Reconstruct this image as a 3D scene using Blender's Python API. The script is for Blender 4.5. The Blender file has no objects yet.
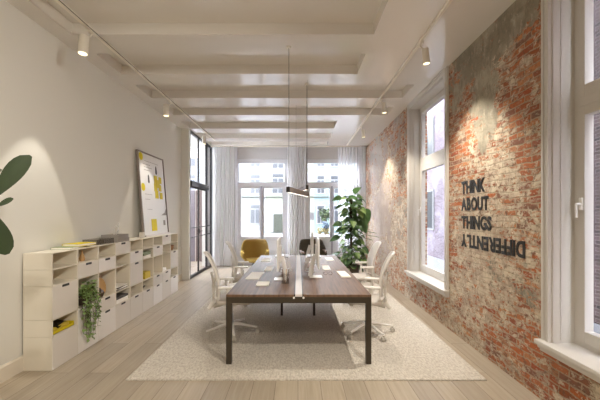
import bpy, bmesh, math, random
from mathutils import Vector, Matrix
random.seed(7)
PI = math.pi
C = bpy.context.scene.collection
SC = bpy.context.scene

# ------------------------------------------------------------------ camera, sky, exposure
cam = bpy.data.cameras.new('camera'); co = bpy.data.objects.new('camera', cam); C.objects.link(co)
cam.sensor_width = 36; cam.lens = 20.4; cam.shift_x = 2/600; cam.shift_y = 14/600; cam.clip_start = .05; cam.clip_end = 300
co.location = (0, 0, 1.6); co.rotation_euler = (PI/2, 0, 0)
SC.camera = co
w = bpy.data.worlds.new('daylight'); SC.world = w; w.use_nodes = True
bg = w.node_tree.nodes['Background']; bg.inputs[0].default_value = (.84, .90, 1.0, 1); bg.inputs[1].default_value = 11
vs = SC.view_settings
vs.view_transform = 'Standard'; vs.look = 'None'; vs.gamma = 1; vs.use_curve_mapping = False
vs.exposure = 1.08
SC.cycles.max_bounces = 12; SC.cycles.diffuse_bounces = 8; SC.cycles.transparent_max_bounces = 24
SC.cycles.caustics_reflective = False; SC.cycles.caustics_refractive = False
SC.cycles.use_denoising = True
SC.cycles.sample_clamp_indirect = 6
SPOT_W = 36          # power of one wall-washing track lamp
SPOT_COL = (1, .935, .82)

# ------------------------------------------------------------------ materials
def lin(r, g, b):
    f = lambda c: ((c/255+.055)/1.055)**2.4 if c > 10 else c/255/12.92
    return (f(r), f(g), f(b), 1)
def nn(nt, t, **k):
    n = nt.nodes.new(t)
    for a, v in k.items(): setattr(n, a, v)
    return n
def mat(name, col, rough=.6, metal=0, bump=0, scale=60, var=0, spec=.5, emit=None, sheen=0):
    m = bpy.data.materials.new(name); m.use_nodes = True; nt = m.node_tree
    b = nt.nodes['Principled BSDF']
    b.inputs['Base Color'].default_value = col; b.inputs['Roughness'].default_value = rough
    b.inputs['Metallic'].default_value = metal; b.inputs['Specular IOR Level'].default_value = spec
    if emit: b.inputs['Emission Color'].default_value = emit[0]; b.inputs['Emission Strength'].default_value = emit[1]
    if sheen: b.inputs['Sheen Weight'].default_value = sheen
    tc = nn(nt, 'ShaderNodeTexCoord'); no = nn(nt, 'ShaderNodeTexNoise'); no.inputs['Scale'].default_value = scale; no.inputs['Detail'].default_value = 4
    nt.links.new(tc.outputs['Object'], no.inputs['Vector'])
    if var:
        r = nn(nt, 'ShaderNodeMix', data_type='RGBA'); r.inputs[6].default_value = tuple(c*(1-var) for c in col[:3])+(1,)
        r.inputs[7].default_value = tuple(min(1, c*(1+var)) for c in col[:3])+(1,)
        nt.links.new(no.outputs[0], r.inputs[0]); nt.links.new(r.outputs[2], b.inputs['Base Color'])
    if bump:
        bp = nn(nt, 'ShaderNodeBump'); bp.inputs['Strength'].default_value = bump; bp.inputs['Distance'].default_value = .01
        nt.links.new(no.outputs[0], bp.inputs['Height']); nt.links.new(bp.outputs[0], b.inputs['Normal'])
    return m
def glass_mat(name, tint=(1, 1, 1, 1), fac=1.0):
    m = bpy.data.materials.new(name); m.use_nodes = True; nt = m.node_tree; nt.nodes.remove(nt.nodes['Principled BSDF'])
    o = nt.nodes['Material Output']; t = nn(nt, 'ShaderNodeBsdfTransparent'); t.inputs[0].default_value = tint
    g = nn(nt, 'ShaderNodeBsdfGlossy'); g.inputs['Roughness'].default_value = .01; fr = nn(nt, 'ShaderNodeFresnel'); fr.inputs[0].default_value = 1.4; ge = nn(nt, 'ShaderNodeNewGeometry'); ib = nn(nt, 'ShaderNodeMath', operation='SUBTRACT'); ib.inputs[0].default_value = 1; nt.links.new(ge.outputs['Backfacing'], ib.inputs[1]); mb_ = nn(nt, 'ShaderNodeMath', operation='MULTIPLY'); nt.links.new(ib.outputs[0], mb_.inputs[0]); nt.links.new(fr.outputs[0], mb_.inputs[1])
    mu = nn(nt, 'ShaderNodeMath', operation='MULTIPLY'); mu.inputs[1].default_value = fac
    mx = nn(nt, 'ShaderNodeMixShader'); L = nt.links.new
    L(mb_.outputs[0], mu.inputs[0]); L(mu.outputs[0], mx.inputs[0]); L(t.outputs[0], mx.inputs[1]); L(g.outputs[0], mx.inputs[2]); L(mx.outputs[0], o.inputs[0])
    return m
def sheer_mat(name, transp, col=(.9, .9, .92, 1)):
    m = bpy.data.materials.new(name); m.use_nodes = True; nt = m.node_tree; nt.nodes.remove(nt.nodes['Principled BSDF'])
    o = nt.nodes['Material Output']; L = nt.links.new
    t = nn(nt, 'ShaderNodeBsdfTransparent'); d = nn(nt, 'ShaderNodeBsdfDiffuse'); d.inputs[0].default_value = col
    tl = nn(nt, 'ShaderNodeBsdfTranslucent'); tl.inputs[0].default_value = col
    a = nn(nt, 'ShaderNodeMixShader'); a.inputs[0].default_value = .55; L(d.outputs[0], a.inputs[1]); L(tl.outputs[0], a.inputs[2])
    b = nn(nt, 'ShaderNodeMixShader'); b.inputs[0].default_value = transp; L(a.outputs[0], b.inputs[1]); L(t.outputs[0], b.inputs[2]); L(b.outputs[0], o.inputs[0])
    return m

M = {}
M['wall'] = mat('warm_white_plaster', lin(222, 220, 213), .75, bump=.02, scale=25)
M['ceil'] = mat('satin_ceiling_paint', lin(230, 226, 220), .16, spec=1.0)
M['trim'] = mat('white_trim_paint', lin(204, 199, 192), .4)
M['farwall'] = mat('far_wall_paint', lin(205, 203, 204), .7)
M['base'] = mat('baseboard_paint', lin(222, 213, 198), .45)
M['doorpaint'] = mat('french_door_paint', lin(225, 226, 232), .35)
M['glass'] = glass_mat('window_glass', fac=.6)
M['pglass'] = glass_mat('partition_glass', (.93, .93, .95, 1), .8)
M['clear'] = glass_mat('clear_acrylic', (.86, .85, .84, 1))
M['black'] = mat('black_steel', lin(38, 36, 38), .45)
M['shelf'] = mat('shelf_lacquer', lin(228, 221, 206), .45)
M['front'] = mat('shelf_front_lacquer', lin(226, 220, 212), .45)
M['front2'] = mat('shelf_front_white', lin(238, 234, 230), .4)
M['slot'] = mat('handle_black', lin(28, 26, 26), .5)
M['bronze'] = mat('dark_bronze_steel', lin(66, 58, 47), .4, .3)
M['chan'] = mat('white_channel', lin(225, 218, 214), .3)
M['chair'] = mat('white_chair_plastic', lin(232, 228, 222), .4)
M['mesh'] = sheer_mat('white_chair_mesh', .12, (.86, .84, .81, 1))
M['cushion'] = mat('light_seat_fabric', lin(205, 197, 188), .9, bump=.2, scale=300)
M['castor'] = mat('castor_grey', lin(190, 184, 174), .5)
M['mustard'] = mat('mustard_fabric', lin(158, 128, 60), .85, bump=.2, scale=200, var=.12)
M['mustard_in'] = mat('light_mustard_fabric', lin(206, 178, 96), .85)
M['olive'] = mat('dark_olive_fabric', lin(64, 58, 44), .85, bump=.2, scale=200)
M['brownleather'] = mat('brown_leather', lin(120, 92, 74), .5)
M['leaf'] = mat('leaf_green', lin(66, 98, 50), .38, var=.5, scale=9)
M['leaf2'] = mat('fiddle_leaf_green', lin(48, 64, 35), .4, var=.3, scale=14)
M['leaf3'] = mat('light_leaf_green', lin(124, 152, 88), .45, var=.35, scale=12)
M['stem'] = mat('plant_stem', lin(70, 58, 40), .8, bump=.4, scale=40)
M['soil'] = mat('soil', lin(50, 40, 32), .95, bump=.8, scale=60)
M['pot'] = mat('white_pot', lin(214, 208, 198), .4)
M['darkpot'] = mat('dark_pot', lin(70, 58, 48), .5)
M['paper'] = mat('paper', lin(250, 247, 240), .7)
M['white'] = mat('white_plastic', lin(236, 234, 232), .3)
M['alu'] = mat('aluminium', lin(200, 200, 202), .3, .8)
M['screen'] = mat('screen_black', lin(16, 16, 18), .15)
M['yellow'] = mat('yellow_card', lin(226, 206, 24), .6)
M['yellow2'] = mat('soft_yellow', lin(214, 190, 74), .6)
M['greenb'] = mat('pale_green_cover', lin(150, 160, 128), .6)
M['grey'] = mat('grey_card', lin(158, 152, 146), .7)
M['dgrey'] = mat('dark_grey_card', lin(84, 80, 80), .7)
M['wood'] = mat('light_wood', lin(196, 156, 104), .5, var=.15, scale=20)
M['dwood'] = mat('dark_wood', lin(70, 50, 36), .5, var=.15, scale=20)
M['letter'] = mat('black_lettering', lin(34, 32, 30), .6)
M['cable'] = mat('dark_cable', lin(70, 66, 62), .5)
M['lampbody'] = mat('lamp_brown_aluminium', lin(120, 106, 100), .4, .4)
M['lampend'] = mat('lamp_end_black', lin(26, 20, 18), .5)
M['led'] = mat('lit_diffuser', lin(255, 245, 230), .5, emit=((1, .93, .82, 1), .9))
M['lens'] = mat('lit_lamp_lens', lin(255, 240, 200), .5, emit=((1, .88, .58, 1), 1.0))
M['lamp'] = mat('white_lamp_housing', lin(226, 220, 208), .35)
M['street'] = mat('street_paving', lin(90, 90, 92), .9, var=.1, scale=3)
M['fac1'] = mat('pale_stone_facade', lin(104, 106, 104), .9, var=.02, scale=1)
M['fac2'] = mat('cream_facade', lin(104, 106, 94), .9, var=.02, scale=1)
M['fac3'] = mat('pale_blue_facade', lin(88, 102, 102), .9, var=.03, scale=1)
M['fdark'] = mat('facade_window_grey', lin(40, 42, 46), .3)
M['ftrim'] = mat('facade_trim', lin(114, 114, 114), .8)
M['fcorn'] = mat('facade_cornice_grey', lin(50, 52, 46), .8)
M['fgreen'] = mat('olive_entrance', lin(40, 42, 32), .8, var=.3, scale=6)
M['brownpanel'] = mat('rose_brown_door', lin(92, 70, 64), .5)
M['lavpanel'] = mat('grey_lavender_panel', lin(108, 98, 104), .5)

def leafy_gloss(): pass

def wood_planks(name, c1, c2, cm, row, width, along='Y', rough=.4, mortar=.0025, grain=.5):
    m = bpy.data.materials.new(name); m.use_nodes = True; nt = m.node_tree; L = nt.links.new
    b = nt.nodes['Principled BSDF']; tc = nn(nt, 'ShaderNodeTexCoord'); sp = nn(nt, 'ShaderNodeSeparateXYZ'); cb = nn(nt, 'ShaderNodeCombineXYZ')
    L(tc.outputs['Object'], sp.inputs[0]); L(sp.outputs[1], cb.inputs[0]); L(sp.outputs[0], cb.inputs[1])
    br = nn(nt, 'ShaderNodeTexBrick'); br.offset = .37; br.offset_frequency = 2
    br.inputs['Scale'].default_value = 1; br.inputs['Brick Width'].default_value = width; br.inputs['Row Height'].default_value = row
    br.inputs['Mortar Size'].default_value = mortar; br.inputs['Color1'].default_value = c1; br.inputs['Color2'].default_value = c2; br.inputs['Mortar'].default_value = cm
    L(cb.outputs[0], br.inputs['Vector'])
    mp = nn(nt, 'ShaderNodeMapping'); mp.inputs['Scale'].default_value = (1.2, 22, 1); L(cb.outputs[0], mp.inputs[0])
    no = nn(nt, 'ShaderNodeTexNoise'); no.inputs['Scale'].default_value = 1.5; no.inputs['Detail'].default_value = 6; no.inputs['Distortion'].default_value = .6; L(mp.outputs[0], no.inputs['Vector'])
    rp = nn(nt, 'ShaderNodeValToRGB'); rp.color_ramp.elements[0].position = .3; rp.color_ramp.elements[1].position = .72
    g = 1-grain; rp.color_ramp.elements[0].color = (g, g*.97, g*.93, 1); rp.color_ramp.elements[1].color = (1.0, 1, 1, 1)
    L(no.outputs[0], rp.inputs[0])
    mx = nn(nt, 'ShaderNodeMix', data_type='RGBA', blend_type='MULTIPLY'); mx.inputs[0].default_value = 1
    L(br.outputs[0], mx.inputs[6]); L(rp.outputs[0], mx.inputs[7]); L(mx.outputs[2], b.inputs['Base Color'])
    b.inputs['Roughness'].default_value = rough
    bp = nn(nt, 'ShaderNodeBump'); bp.inputs['Strength'].default_value = .15; bp.inputs['Distance'].default_value = .004; L(no.outputs[0], bp.inputs['Height']); L(bp.outputs[0], b.inputs['Normal'])
    return m
M['floor'] = wood_planks('oak_floorboards', lin(182, 169, 150), lin(162, 150, 133), lin(116, 104, 90), .21, 2.1, rough=.42, grain=.2)
M['walnut'] = wood_planks('walnut_desktop', lin(134, 104, 80), lin(118, 90, 69), lin(114, 86, 66), .9, 5, rough=.52, mortar=0, grain=.55)

def rug_mat():
    m = bpy.data.materials.new('woven_rug'); m.use_nodes = True; nt = m.node_tree; L = nt.links.new; b = nt.nodes['Principled BSDF']
    tc = nn(nt, 'ShaderNodeTexCoord'); mp = nn(nt, 'ShaderNodeMapping'); mp.inputs['Scale'].default_value = (1, .45, 1); L(tc.outputs['Object'], mp.inputs[0])
    vo = nn(nt, 'ShaderNodeTexVoronoi'); vo.inputs['Scale'].default_value = 55; L(mp.outputs[0], vo.inputs['Vector'])
    no = nn(nt, 'ShaderNodeTexNoise'); no.inputs['Scale'].default_value = 60; no.inputs['Detail'].default_value = 3; L(mp.outputs[0], no.inputs['Vector'])
    rp = nn(nt, 'ShaderNodeValToRGB'); rp.color_ramp.elements[0].position = .36; rp.color_ramp.elements[0].color = lin(178, 169, 156); rp.color_ramp.elements[1].position = .62; rp.color_ramp.elements[1].color = lin(204, 196, 184)
    L(no.outputs[0], rp.inputs[0]); L(rp.outputs[0], b.inputs['Base Color']); b.inputs['Roughness'].default_value = .95
    bp = nn(nt, 'ShaderNodeBump'); bp.inputs['Strength'].default_value = .7; bp.inputs['Distance'].default_value = .01; L(vo.outputs[0], bp.inputs['Height']); L(bp.outputs[0], b.inputs['Normal'])
    return m
M['rug'] = rug_mat()

def brick_mat(name, outside=False, pal=None):
    """weathered brick: coordinates run along Y and Z of the wall; plaster remains and limewash sit on top of the bricks"""
    m = bpy.data.materials.new(name); m.use_nodes = True; nt = m.node_tree; L = nt.links.new; b = nt.nodes['Principled BSDF']
    tc = nn(nt, 'ShaderNodeTexCoord'); sp = nn(nt, 'ShaderNodeSeparateXYZ'); cb = nn(nt, 'ShaderNodeCombineXYZ'); L(tc.outputs['Object'], sp.inputs[0])
    L(sp.outputs[1], cb.inputs[0]); L(sp.outputs[2], cb.inputs[1])
    V = cb.outputs[0]
    def noise(scale, detail=5, off=0, dist=0, rough=.55, sc=(1, 1, 1)):
        mp = nn(nt, 'ShaderNodeMapping'); mp.inputs['Location'].default_value = (off, off*.7, off); mp.inputs['Scale'].default_value = sc; L(V, mp.inputs[0])
        n = nn(nt, 'ShaderNodeTexNoise'); n.inputs['Scale'].default_value = scale; n.inputs['Detail'].default_value = detail; n.inputs['Distortion'].default_value = dist; n.inputs['Roughness'].default_value = rough
        L(mp.outputs[0], n.inputs['Vector']); return n
    def ma(op, a, c=None, clamp=False):
        n = nn(nt, 'ShaderNodeMath', operation=op); n.use_clamp = clamp
        for i, v in ((0, a), (1, c)):
            if v is None: continue
            if isinstance(v, (int, float)): n.inputs[i].default_value = v
            else: L(v, n.inputs[i])
        return n.outputs[0]
    def ramp(v, a, bb):
        n = nn(nt, 'ShaderNodeMapRange'); n.interpolation_type = 'SMOOTHSTEP'; n.inputs[1].default_value = a; n.inputs[2].default_value = bb; L(v, n.inputs[0]); return n.outputs[0]
    def mix(f, a, c, mode='MIX'):
        n = nn(nt, 'ShaderNodeMix', data_type='RGBA', blend_type=mode)
        for i, v in ((0, f), (6, a), (7, c)):
            if isinstance(v, (int, float)): n.inputs[i].default_value = v
            elif isinstance(v, tuple): n.inputs[i].default_value = v
            else: L(v, n.inputs[i])
        return n.outputs[2]
    # wobble the courses a little
    wob = noise(3.2, 3, 3)
    wv = nn(nt, 'ShaderNodeVectorMath', operation='MULTIPLY_ADD'); wv.inputs[1].default_value = (.12, .075, 0); L(wob.outputs[1], wv.inputs[0]); L(V, wv.inputs[2])
    br = nn(nt, 'ShaderNodeTexBrick'); br.inputs['Scale'].default_value = 1; br.inputs['Brick Width'].default_value = .215; br.inputs['Row Height'].default_value = .062
    br.inputs['Mortar Size'].default_value = .008; br.inputs['Mortar Smooth'].default_value = .4; br.inputs['Bias'].default_value = 0
    br.inputs['Color1'].default_value = (0, 0, 0, 1); br.inputs['Color2'].default_value = (1, 1, 1, 1); br.inputs['Mortar'].default_value = (.5, .5, .5, 1)
    L(wv.outputs[0], br.inputs['Vector'])
    pr = nn(nt, 'ShaderNodeValToRGB'); e = pr.color_ramp.elements
    pal = pal or [(0, lin(142, 80, 48)), (.25, lin(186, 102, 52)), (.45, lin(160, 116, 86)), (.62, lin(196, 132, 84)), (.8, lin(158, 76, 40)), (1, lin(124, 94, 78))]
    e[0].position, e[0].color = pal[0]; e[1].position, e[1].color = pal[-1]
    for p, c in pal[1:-1]: q = e.new(p); q.color = c
    L(br.outputs[0], pr.inputs[0])
    col = pr.outputs[0]
    mortar = br.outputs['Fac']
    fine = noise(38, 6, 11)
    if outside:
        col = mix(mortar, col, lin(110, 98, 96) if name == 'dark_brown_brick' else lin(100, 96, 104))
        n0 = noise(1.5, 5, 9); col = mix(ma('MULTIPLY', ramp(n0.outputs[0], .45, .6), .5), col, lin(60, 50, 50) if name == 'dark_brown_brick' else lin(112, 108, 118))
    else:
        grain = noise(26, 8, 23, .2, .75)
        col = mix(ma('MULTIPLY', ramp(grain.outputs[0], .42, .62), .55), col, lin(150, 92, 66))
        col = mix(ma('MULTIPLY', mortar, .85), col, lin(176, 158, 134))
        # cream limewash left over most of the bricks, patchy
        region = noise(1.15, 4, 71, .5, .55); flecks = noise(13, 9, 5, .5, .74, (.7, 1.15, 1)); rub = noise(4.5, 7, 61, .6, .66, (.8, 1.2, 1))
        amt = ma('ADD', ma('ADD', ma('MULTIPLY', region.outputs[0], .22), ma('MULTIPLY', flecks.outputs[0], .56)), ma('MULTIPLY', rub.outputs[0], .26))
        keep = None
        for (y0, z0, ry, rz, st) in ((3.1, 2.9, .35, .8, .05), (3.0, .35, .6, .5, .02), (4.5, 2.3, .35, .5, .03), (3.9, .9, .8, .7, -.045), (4.0, 1.5, .6, .5, -.02), (8.5, 1.6, 2.2, 1.9, -.05)):
            dy = ma('DIVIDE', ma('SUBTRACT', sp.outputs[1], y0), ry); dz = ma('DIVIDE', ma('SUBTRACT', sp.outputs[2], z0), rz)
            v = ma('MULTIPLY', ma('SUBTRACT', 1, ma('ADD', ma('MULTIPLY', dy, dy), ma('MULTIPLY', dz, dz)), True), st)
            keep = v if keep is None else ma('ADD', keep, v)
        amt = ma('SUBTRACT', amt, keep)
        lime = ramp(amt, .495, .535)
        n3c = noise(6, 7, 81, .3, .7)
        lc = mix(ramp(n3c.outputs[0], .38, .62), lin(214, 202, 178), lin(176, 158, 138))
        lc = mix(ma('MULTIPLY', mortar, .35), lc, lin(150, 132, 110))
        n1 = flecks
        col = mix(ma('MULTIPLY', lime, .9), col, lc)
        n1c = noise(17, 9, 47, .3, .75)
        col = mix(ma('MULTIPLY', ramp(n1c.outputs[0], .54, .60), .8), col, lin(112, 84, 66))
        n1d = noise(21, 9, 97, .3, .75)
        col = mix(ma('MULTIPLY', ramp(n1d.outputs[0], .58, .64), .75), col, lin(222, 208, 186))
    h = ma('SUBTRACT', 1, mortar)
    if not outside:
        # big remains of grey plaster: (Y, Z, radius Y, radius Z, strength)
        blobs = [(3.9, 3.75, .95, .75, 1.1), (3.85, 2.95, .36, .85, .95), (3.35, 3.55, .6, .42, 1.0), (3.5, .98, .42, .45, .25), (9.0, 3.0, 1.6, 1.1, .75), (7.2, 3.3, .8, .7, .6), (8.6, 1.5, 1.6, 1.5, .75), (6.9, 1.8, .5, 1.6, .4), (4.5, 3.3, .4, .5, .6)]
        tot = None
        for (y0, z0, ry, rz, st) in blobs:
            dy = ma('DIVIDE', ma('SUBTRACT', sp.outputs[1], y0), ry); dz = ma('DIVIDE', ma('SUBTRACT', sp.outputs[2], z0), rz)
            d = ma('ADD', ma('MULTIPLY', dy, dy), ma('MULTIPLY', dz, dz))
            v = ma('MULTIPLY', ma('SUBTRACT', 1, d, True), st)
            tot = v if tot is None else ma('MAXIMUM', tot, v)
        n2 = noise(3.0, 9, 17, .4, .66)
        pm = ramp(ma('ADD', ma('ADD', ma('MULTIPLY', tot, .30), ma('MULTIPLY', flecks.outputs[0], .55)), ma('MULTIPLY', n2.outputs[0], .75)), .76, .81)
        n3 = noise(2.2, 6, 31)
        pcol = mix(ramp(n3.outputs[0], .4, .62), lin(138, 130, 112), lin(170, 160, 140))
        n4 = noise(7, 9, 41, .6, .74, (1.5, .5, 1))
        pcol = mix(ma('MULTIPLY', ramp(n4.outputs[0], .46, .60), .6), pcol, lin(118, 110, 96))
        n4b = noise(11, 9, 141, .4, .76, (1.3, .6, 1)); pcol = mix(ma('MULTIPLY', ramp(n4b.outputs[0], .55, .61), .6), pcol, lin(186, 176, 158))
        n4c = noise(9, 9, 171, .4, .76); pcol = mix(ma('MULTIPLY', ramp(n4c.outputs[0], .58, .63), .6), pcol, lin(164, 116, 92))
        teal = ma('MULTIPLY', ramp(sp.outputs[1], 7.6, 9.0), ramp(sp.outputs[2], 2.5, 3.2))
        pcol = mix(ma('MULTIPLY', teal, .7), pcol, lin(140, 158, 150))
        pink = ma('MULTIPLY', ramp(sp.outputs[1], 6.0, 8.0), .5)
        pcol = mix(pink, pcol, lin(196, 172, 164))
        col = mix(pm, col, pcol)
        h = mix(pm, h, ma('ADD', ma('MULTIPLY', n4.outputs[0], .5), .9))
        hh = ma('ADD', h, ma('MULTIPLY', lime, .25))
    else: hh = h
    hh = ma('ADD', hh, ma('MULTIPLY', fine.outputs[0], .6))
    L(col, b.inputs['Base Color']); b.inputs['Roughness'].default_value = .88
    bp = nn(nt, 'ShaderNodeBump'); bp.inputs['Strength'].default_value = .8; bp.inputs['Distance'].default_value = .012; L(hh, bp.inputs['Height']); L(bp.outputs[0], b.inputs['Normal'])
    return m
M['brick'] = brick_mat('weathered_brick')
M['brick_dark'] = brick_mat('dark_brown_brick', True, [(0, lin(64, 48, 46)), (.5, lin(92, 74, 72)), (1, lin(48, 38, 40))])
M['brick_pink'] = brick_mat('pinkish_brick', True, [(0, lin(64, 50, 54)), (.5, lin(88, 76, 84)), (1, lin(54, 42, 46))])

# ------------------------------------------------------------------ mesh helpers
class MB:
    def __init__(s): s.bm = bmesh.new()
    def box(s, x0, x1, y0, y1, z0, z1, bev=0, seg=2, mtx=None):
        r = bmesh.ops.create_cube(s.bm, size=1)['verts']
        T = Matrix.Translation(((x0+x1)/2, (y0+y1)/2, (z0+z1)/2)) @ Matrix.Diagonal((x1-x0, y1-y0, z1-z0, 1))
        bmesh.ops.transform(s.bm, matrix=T, verts=r)
        if bev:
            es = list({e for v in r for e in v.link_edges})
            q = bmesh.ops.bevel(s.bm, geom=es, offset=bev, segments=seg, affect='EDGES', profile=.6)
            r = list({v for f in q['faces'] for v in f.verts} | {v for v in r if v.is_valid})
            # all verts of this island
            seen = set(r); st = list(r)
            while st:
                v = st.pop()
                for e in v.link_edges:
                    o = e.other_vert(v)
                    if o not in seen: seen.add(o); st.append(o)
            r = list(seen)
        if mtx is not None: bmesh.ops.transform(s.bm, matrix=mtx, verts=r)
        return s
    def cyl(s, p, q, r0, r1=None, seg=16, cap=True):
        p, q = Vector(p), Vector(q); d = q-p; r1 = r0 if r1 is None else r1
        g = bmesh.ops.create_cone(s.bm, cap_ends=cap, segments=seg, radius1=r0, radius2=r1, depth=d.length)['verts']
        R = d.to_track_quat('Z', 'Y').to_matrix().to_4x4()
        bmesh.ops.transform(s.bm, matrix=Matrix.Translation((p+q)/2) @ R, verts=g); return s
    def lathe(s, prof, cx=0, cy=0, seg=24, z=0):
        rings = []
        for (r, h) in prof:
            rings.append([s.bm.verts.new((cx+max(r, 1e-4)*math.cos(2*PI*i/seg), cy+max(r, 1e-4)*math.sin(2*PI*i/seg), z+h)) for i in range(seg)])
        for a, b in zip(rings, rings[1:]):
            for i in range(seg): s.bm.faces.new((a[i], a[(i+1) % seg], b[(i+1) % seg], b[i]))
        s.bm.faces.new(rings[0][::-1]); s.bm.faces.new(rings[-1]); return s
    def tube(s, pts, rad, seg=8, sy=1.0):
        pts = [Vector(p) for p in pts]; n = len(pts); rings = []
        rad = rad if isinstance(rad, (list, tuple)) else [rad]*n
        ref = Vector((0, 0, 1))
        for i, p in enumerate(pts):
            t = (pts[min(i+1, n-1)]-pts[max(i-1, 0)]).normalized()
            u = t.cross(ref)
            if u.length < .1: u = t.cross(Vector((0, 1, 0)))
            u.normalize(); v = u.cross(t)
            rings.append([s.bm.verts.new(p+u*rad[i]*math.cos(2*PI*k/seg)+v*rad[i]*sy*math.sin(2*PI*k/seg)) for k in range(seg)])
        for a, b in zip(rings, rings[1:]):
            for k in range(seg): s.bm.faces.new((a[k], a[(k+1) % seg], b[(k+1) % seg], b[k]))
        s.bm.faces.new(rings[0][::-1]); s.bm.faces.new(rings[-1]); return s
    def grid(s, P, thick=0):
        """P: 2-D list of points; optional thickness along the surface normal"""
        n, m = len(P), len(P[0])
        A = [[s.bm.verts.new(p) for p in r] for r in P]
        fs = []
        for i in range(n-1):
            for j in range(m-1): fs.append(s.bm.faces.new((A[i][j], A[i+1][j], A[i+1][j+1], A[i][j+1])))
        if thick:
            s.bm.normal_update()
            bmesh.ops.solidify(s.bm, geom=fs, thickness=thick)
        return s
    def prism(s, poly, axis, a, b):
        """polygon of (u,v) extruded along axis from a to b; axis 'X': (a,u,v) 'Y': (u,a,v) 'Z': (u,v,a)"""
        f = {'X': lambda u, v, t: (t, u, v), 'Y': lambda u, v, t: (u, t, v), 'Z': lambda u, v, t: (u, v, t)}[axis]
        A = [s.bm.verts.new(f(u, v, a)) for u, v in poly]; B = [s.bm.verts.new(f(u, v, b)) for u, v in poly]; n = len(poly)
        s.bm.faces.new(A[::-1]); s.bm.faces.new(B)
        for i in range(n): s.bm.faces.new((A[i], A[(i+1) % n], B[(i+1) % n], B[i]))
        return s
    def build(s, name, m, parent=None, smooth=False, **props):
        bmesh.ops.recalc_face_normals(s.bm, faces=s.bm.faces)
        me = bpy.data.meshes.new(name); s.bm.to_mesh(me); s.bm.free()
        o = bpy.data.objects.new(name, me); C.objects.link(o)
        me.materials.append(M[m] if isinstance(m, str) else m)
        if smooth:
            for p in me.polygons: p.use_smooth = True
            if smooth != 'all':
                try: me.set_sharp_from_angle(angle=math.radians(40))
                except Exception: pass
        if parent: o.parent = parent
        for k, v in props.items(): o[k] = v
        return o
def tag(o, label, cat, group=None):
    o['label'] = label; o['category'] = cat
    if group: o['group'] = group
    return o
def thing(name, label, cat, loc=(0, 0, 0), rz=0, group=None):
    o = bpy.data.objects.new(name, None); C.objects.link(o); o.empty_display_size = .1
    o.location = loc; o.rotation_euler = (0, 0, rz); return tag(o, label, cat, group)
def struct(o): o['kind'] = 'structure'; return o
def copy_tree(o, parent=None):
    kids = [c for c in bpy.data.objects if c.parent == o]
    c = o.copy(); C.objects.link(c); c.parent = parent
    for k in kids: copy_tree(k, c)
    return c
def B(*a, **k): return MB().box(*a, **k)

# ------------------------------------------------------------------ room shell
XL, XR, YB, YF, H, HC = -2.82, 2.10, 10.5, -1.6, 3.66, 3.80
TW = .32
struct(B(XL-3.4, XR+.0, YF-.2, YB+1.2, -.12, 0).build('floor', 'floor'))
# left wall with the partition opening
PY0, PY1 = 8.315, 10.42
lw = MB(); lw.box(XL-.12, XL, YF, PY0, 0, HC+.1); lw.box(XL-.12, XL, PY1, YB, 0, HC+.1); lw.box(XL-.12, -2.64, 8.22, 8.315, 0, HC)
struct(lw.build('wall_left', 'wall'))
bb = MB(); bb.prism([(XL, 0), (XL+.018, 0), (XL+.018, .14), (XL+.008, .155), (XL, .155)], 'Y', YF, PY0-.0)
struct(bb.build('baseboard_left', 'base'))
# right brick wall, two window openings
WIN = [(1.33, 2.815), (4.81, 6.37)]; Z0, Z1 = .50, 3.57
rw = MB(); ys = [YF, WIN[0][0], WIN[0][1], WIN[1][0], WIN[1][1], YB]
for a, b in ((0, 1), (2, 3), (4, 5)): rw.box(XR, XR+TW, ys[a], ys[b], 0, HC+.1)
for a, b in WIN: rw.box(XR, XR+TW, a, b, 0, Z0); rw.box(XR, XR+TW, a, b, Z1, HC+.1)
struct(rw.build('wall_right', 'brick'))
# far wall with two french windows
FW = [(-1.94, -.31), (.20, 1.90)]; FZ = 3.30
fw = MB(); xs = [XL-.12, FW[0][0], FW[0][1], FW[1][0], FW[1][1], XR+TW]
for a, b in ((0, 1), (2, 3), (4, 5)): fw.box(xs[a], xs[b], YB, YB+.3, 0, HC+.1)
for a, b in FW: fw.box(a, b, YB, YB+.3, FZ, HC+.1)
struct(fw.build('wall_back', 'farwall'))
# wall behind the camera, with a wide window opening
nw = MB(); nw.box(XL-.12, XR+TW, YF-.25, YF, 0, HC+.1)
struct(nw.build('wall_front', 'wall'))

# unseen storeys above the room, added to block sky and shade the side street
struct(B(XL-3.5, XR+TW, YF-.25, YB+.3, HC+.16, 13).build('wall_sky_blocker', 'farwall'))
# coffered ceiling
BE = [(-.3, .2), (1.0, 1.45), (2.45, 2.9), (3.90, 4.37), (5.0, 5.42), (6.04, 6.52), (7.08, 7.52), (8.2, 8.62), (9.28, 9.66)]
ce = MB(); ce.box(XL-.12, XR+TW, YF-.2, YB+.3, HC, HC+.15)
ce.box(XL, -2.60, YF, YB, H, HC)
ce.box(1.85, XR, YF, YB, H, HC)
ce.box(.87, 1.85, YF, 5.42, H, HC); ce.box(.87, 1.85, 7.08, YB, H, HC)
ce.box(-2.60, .87, 10.2, YB, H, HC)
ceil = struct(ce.build('ceiling', 'ceil'))
for a, b in BE:
    x1 = 1.85 if 5.9 < a < 7.0 else .87
    m_ = MB(); m_.prism([(a, H), (b, H), (b, HC), (a+.02, HC), (a+.02, H+.035), (a, H+.035)], 'X', -2.60, x1)
    m_.build('beam', 'ceil', ceil)

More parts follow.
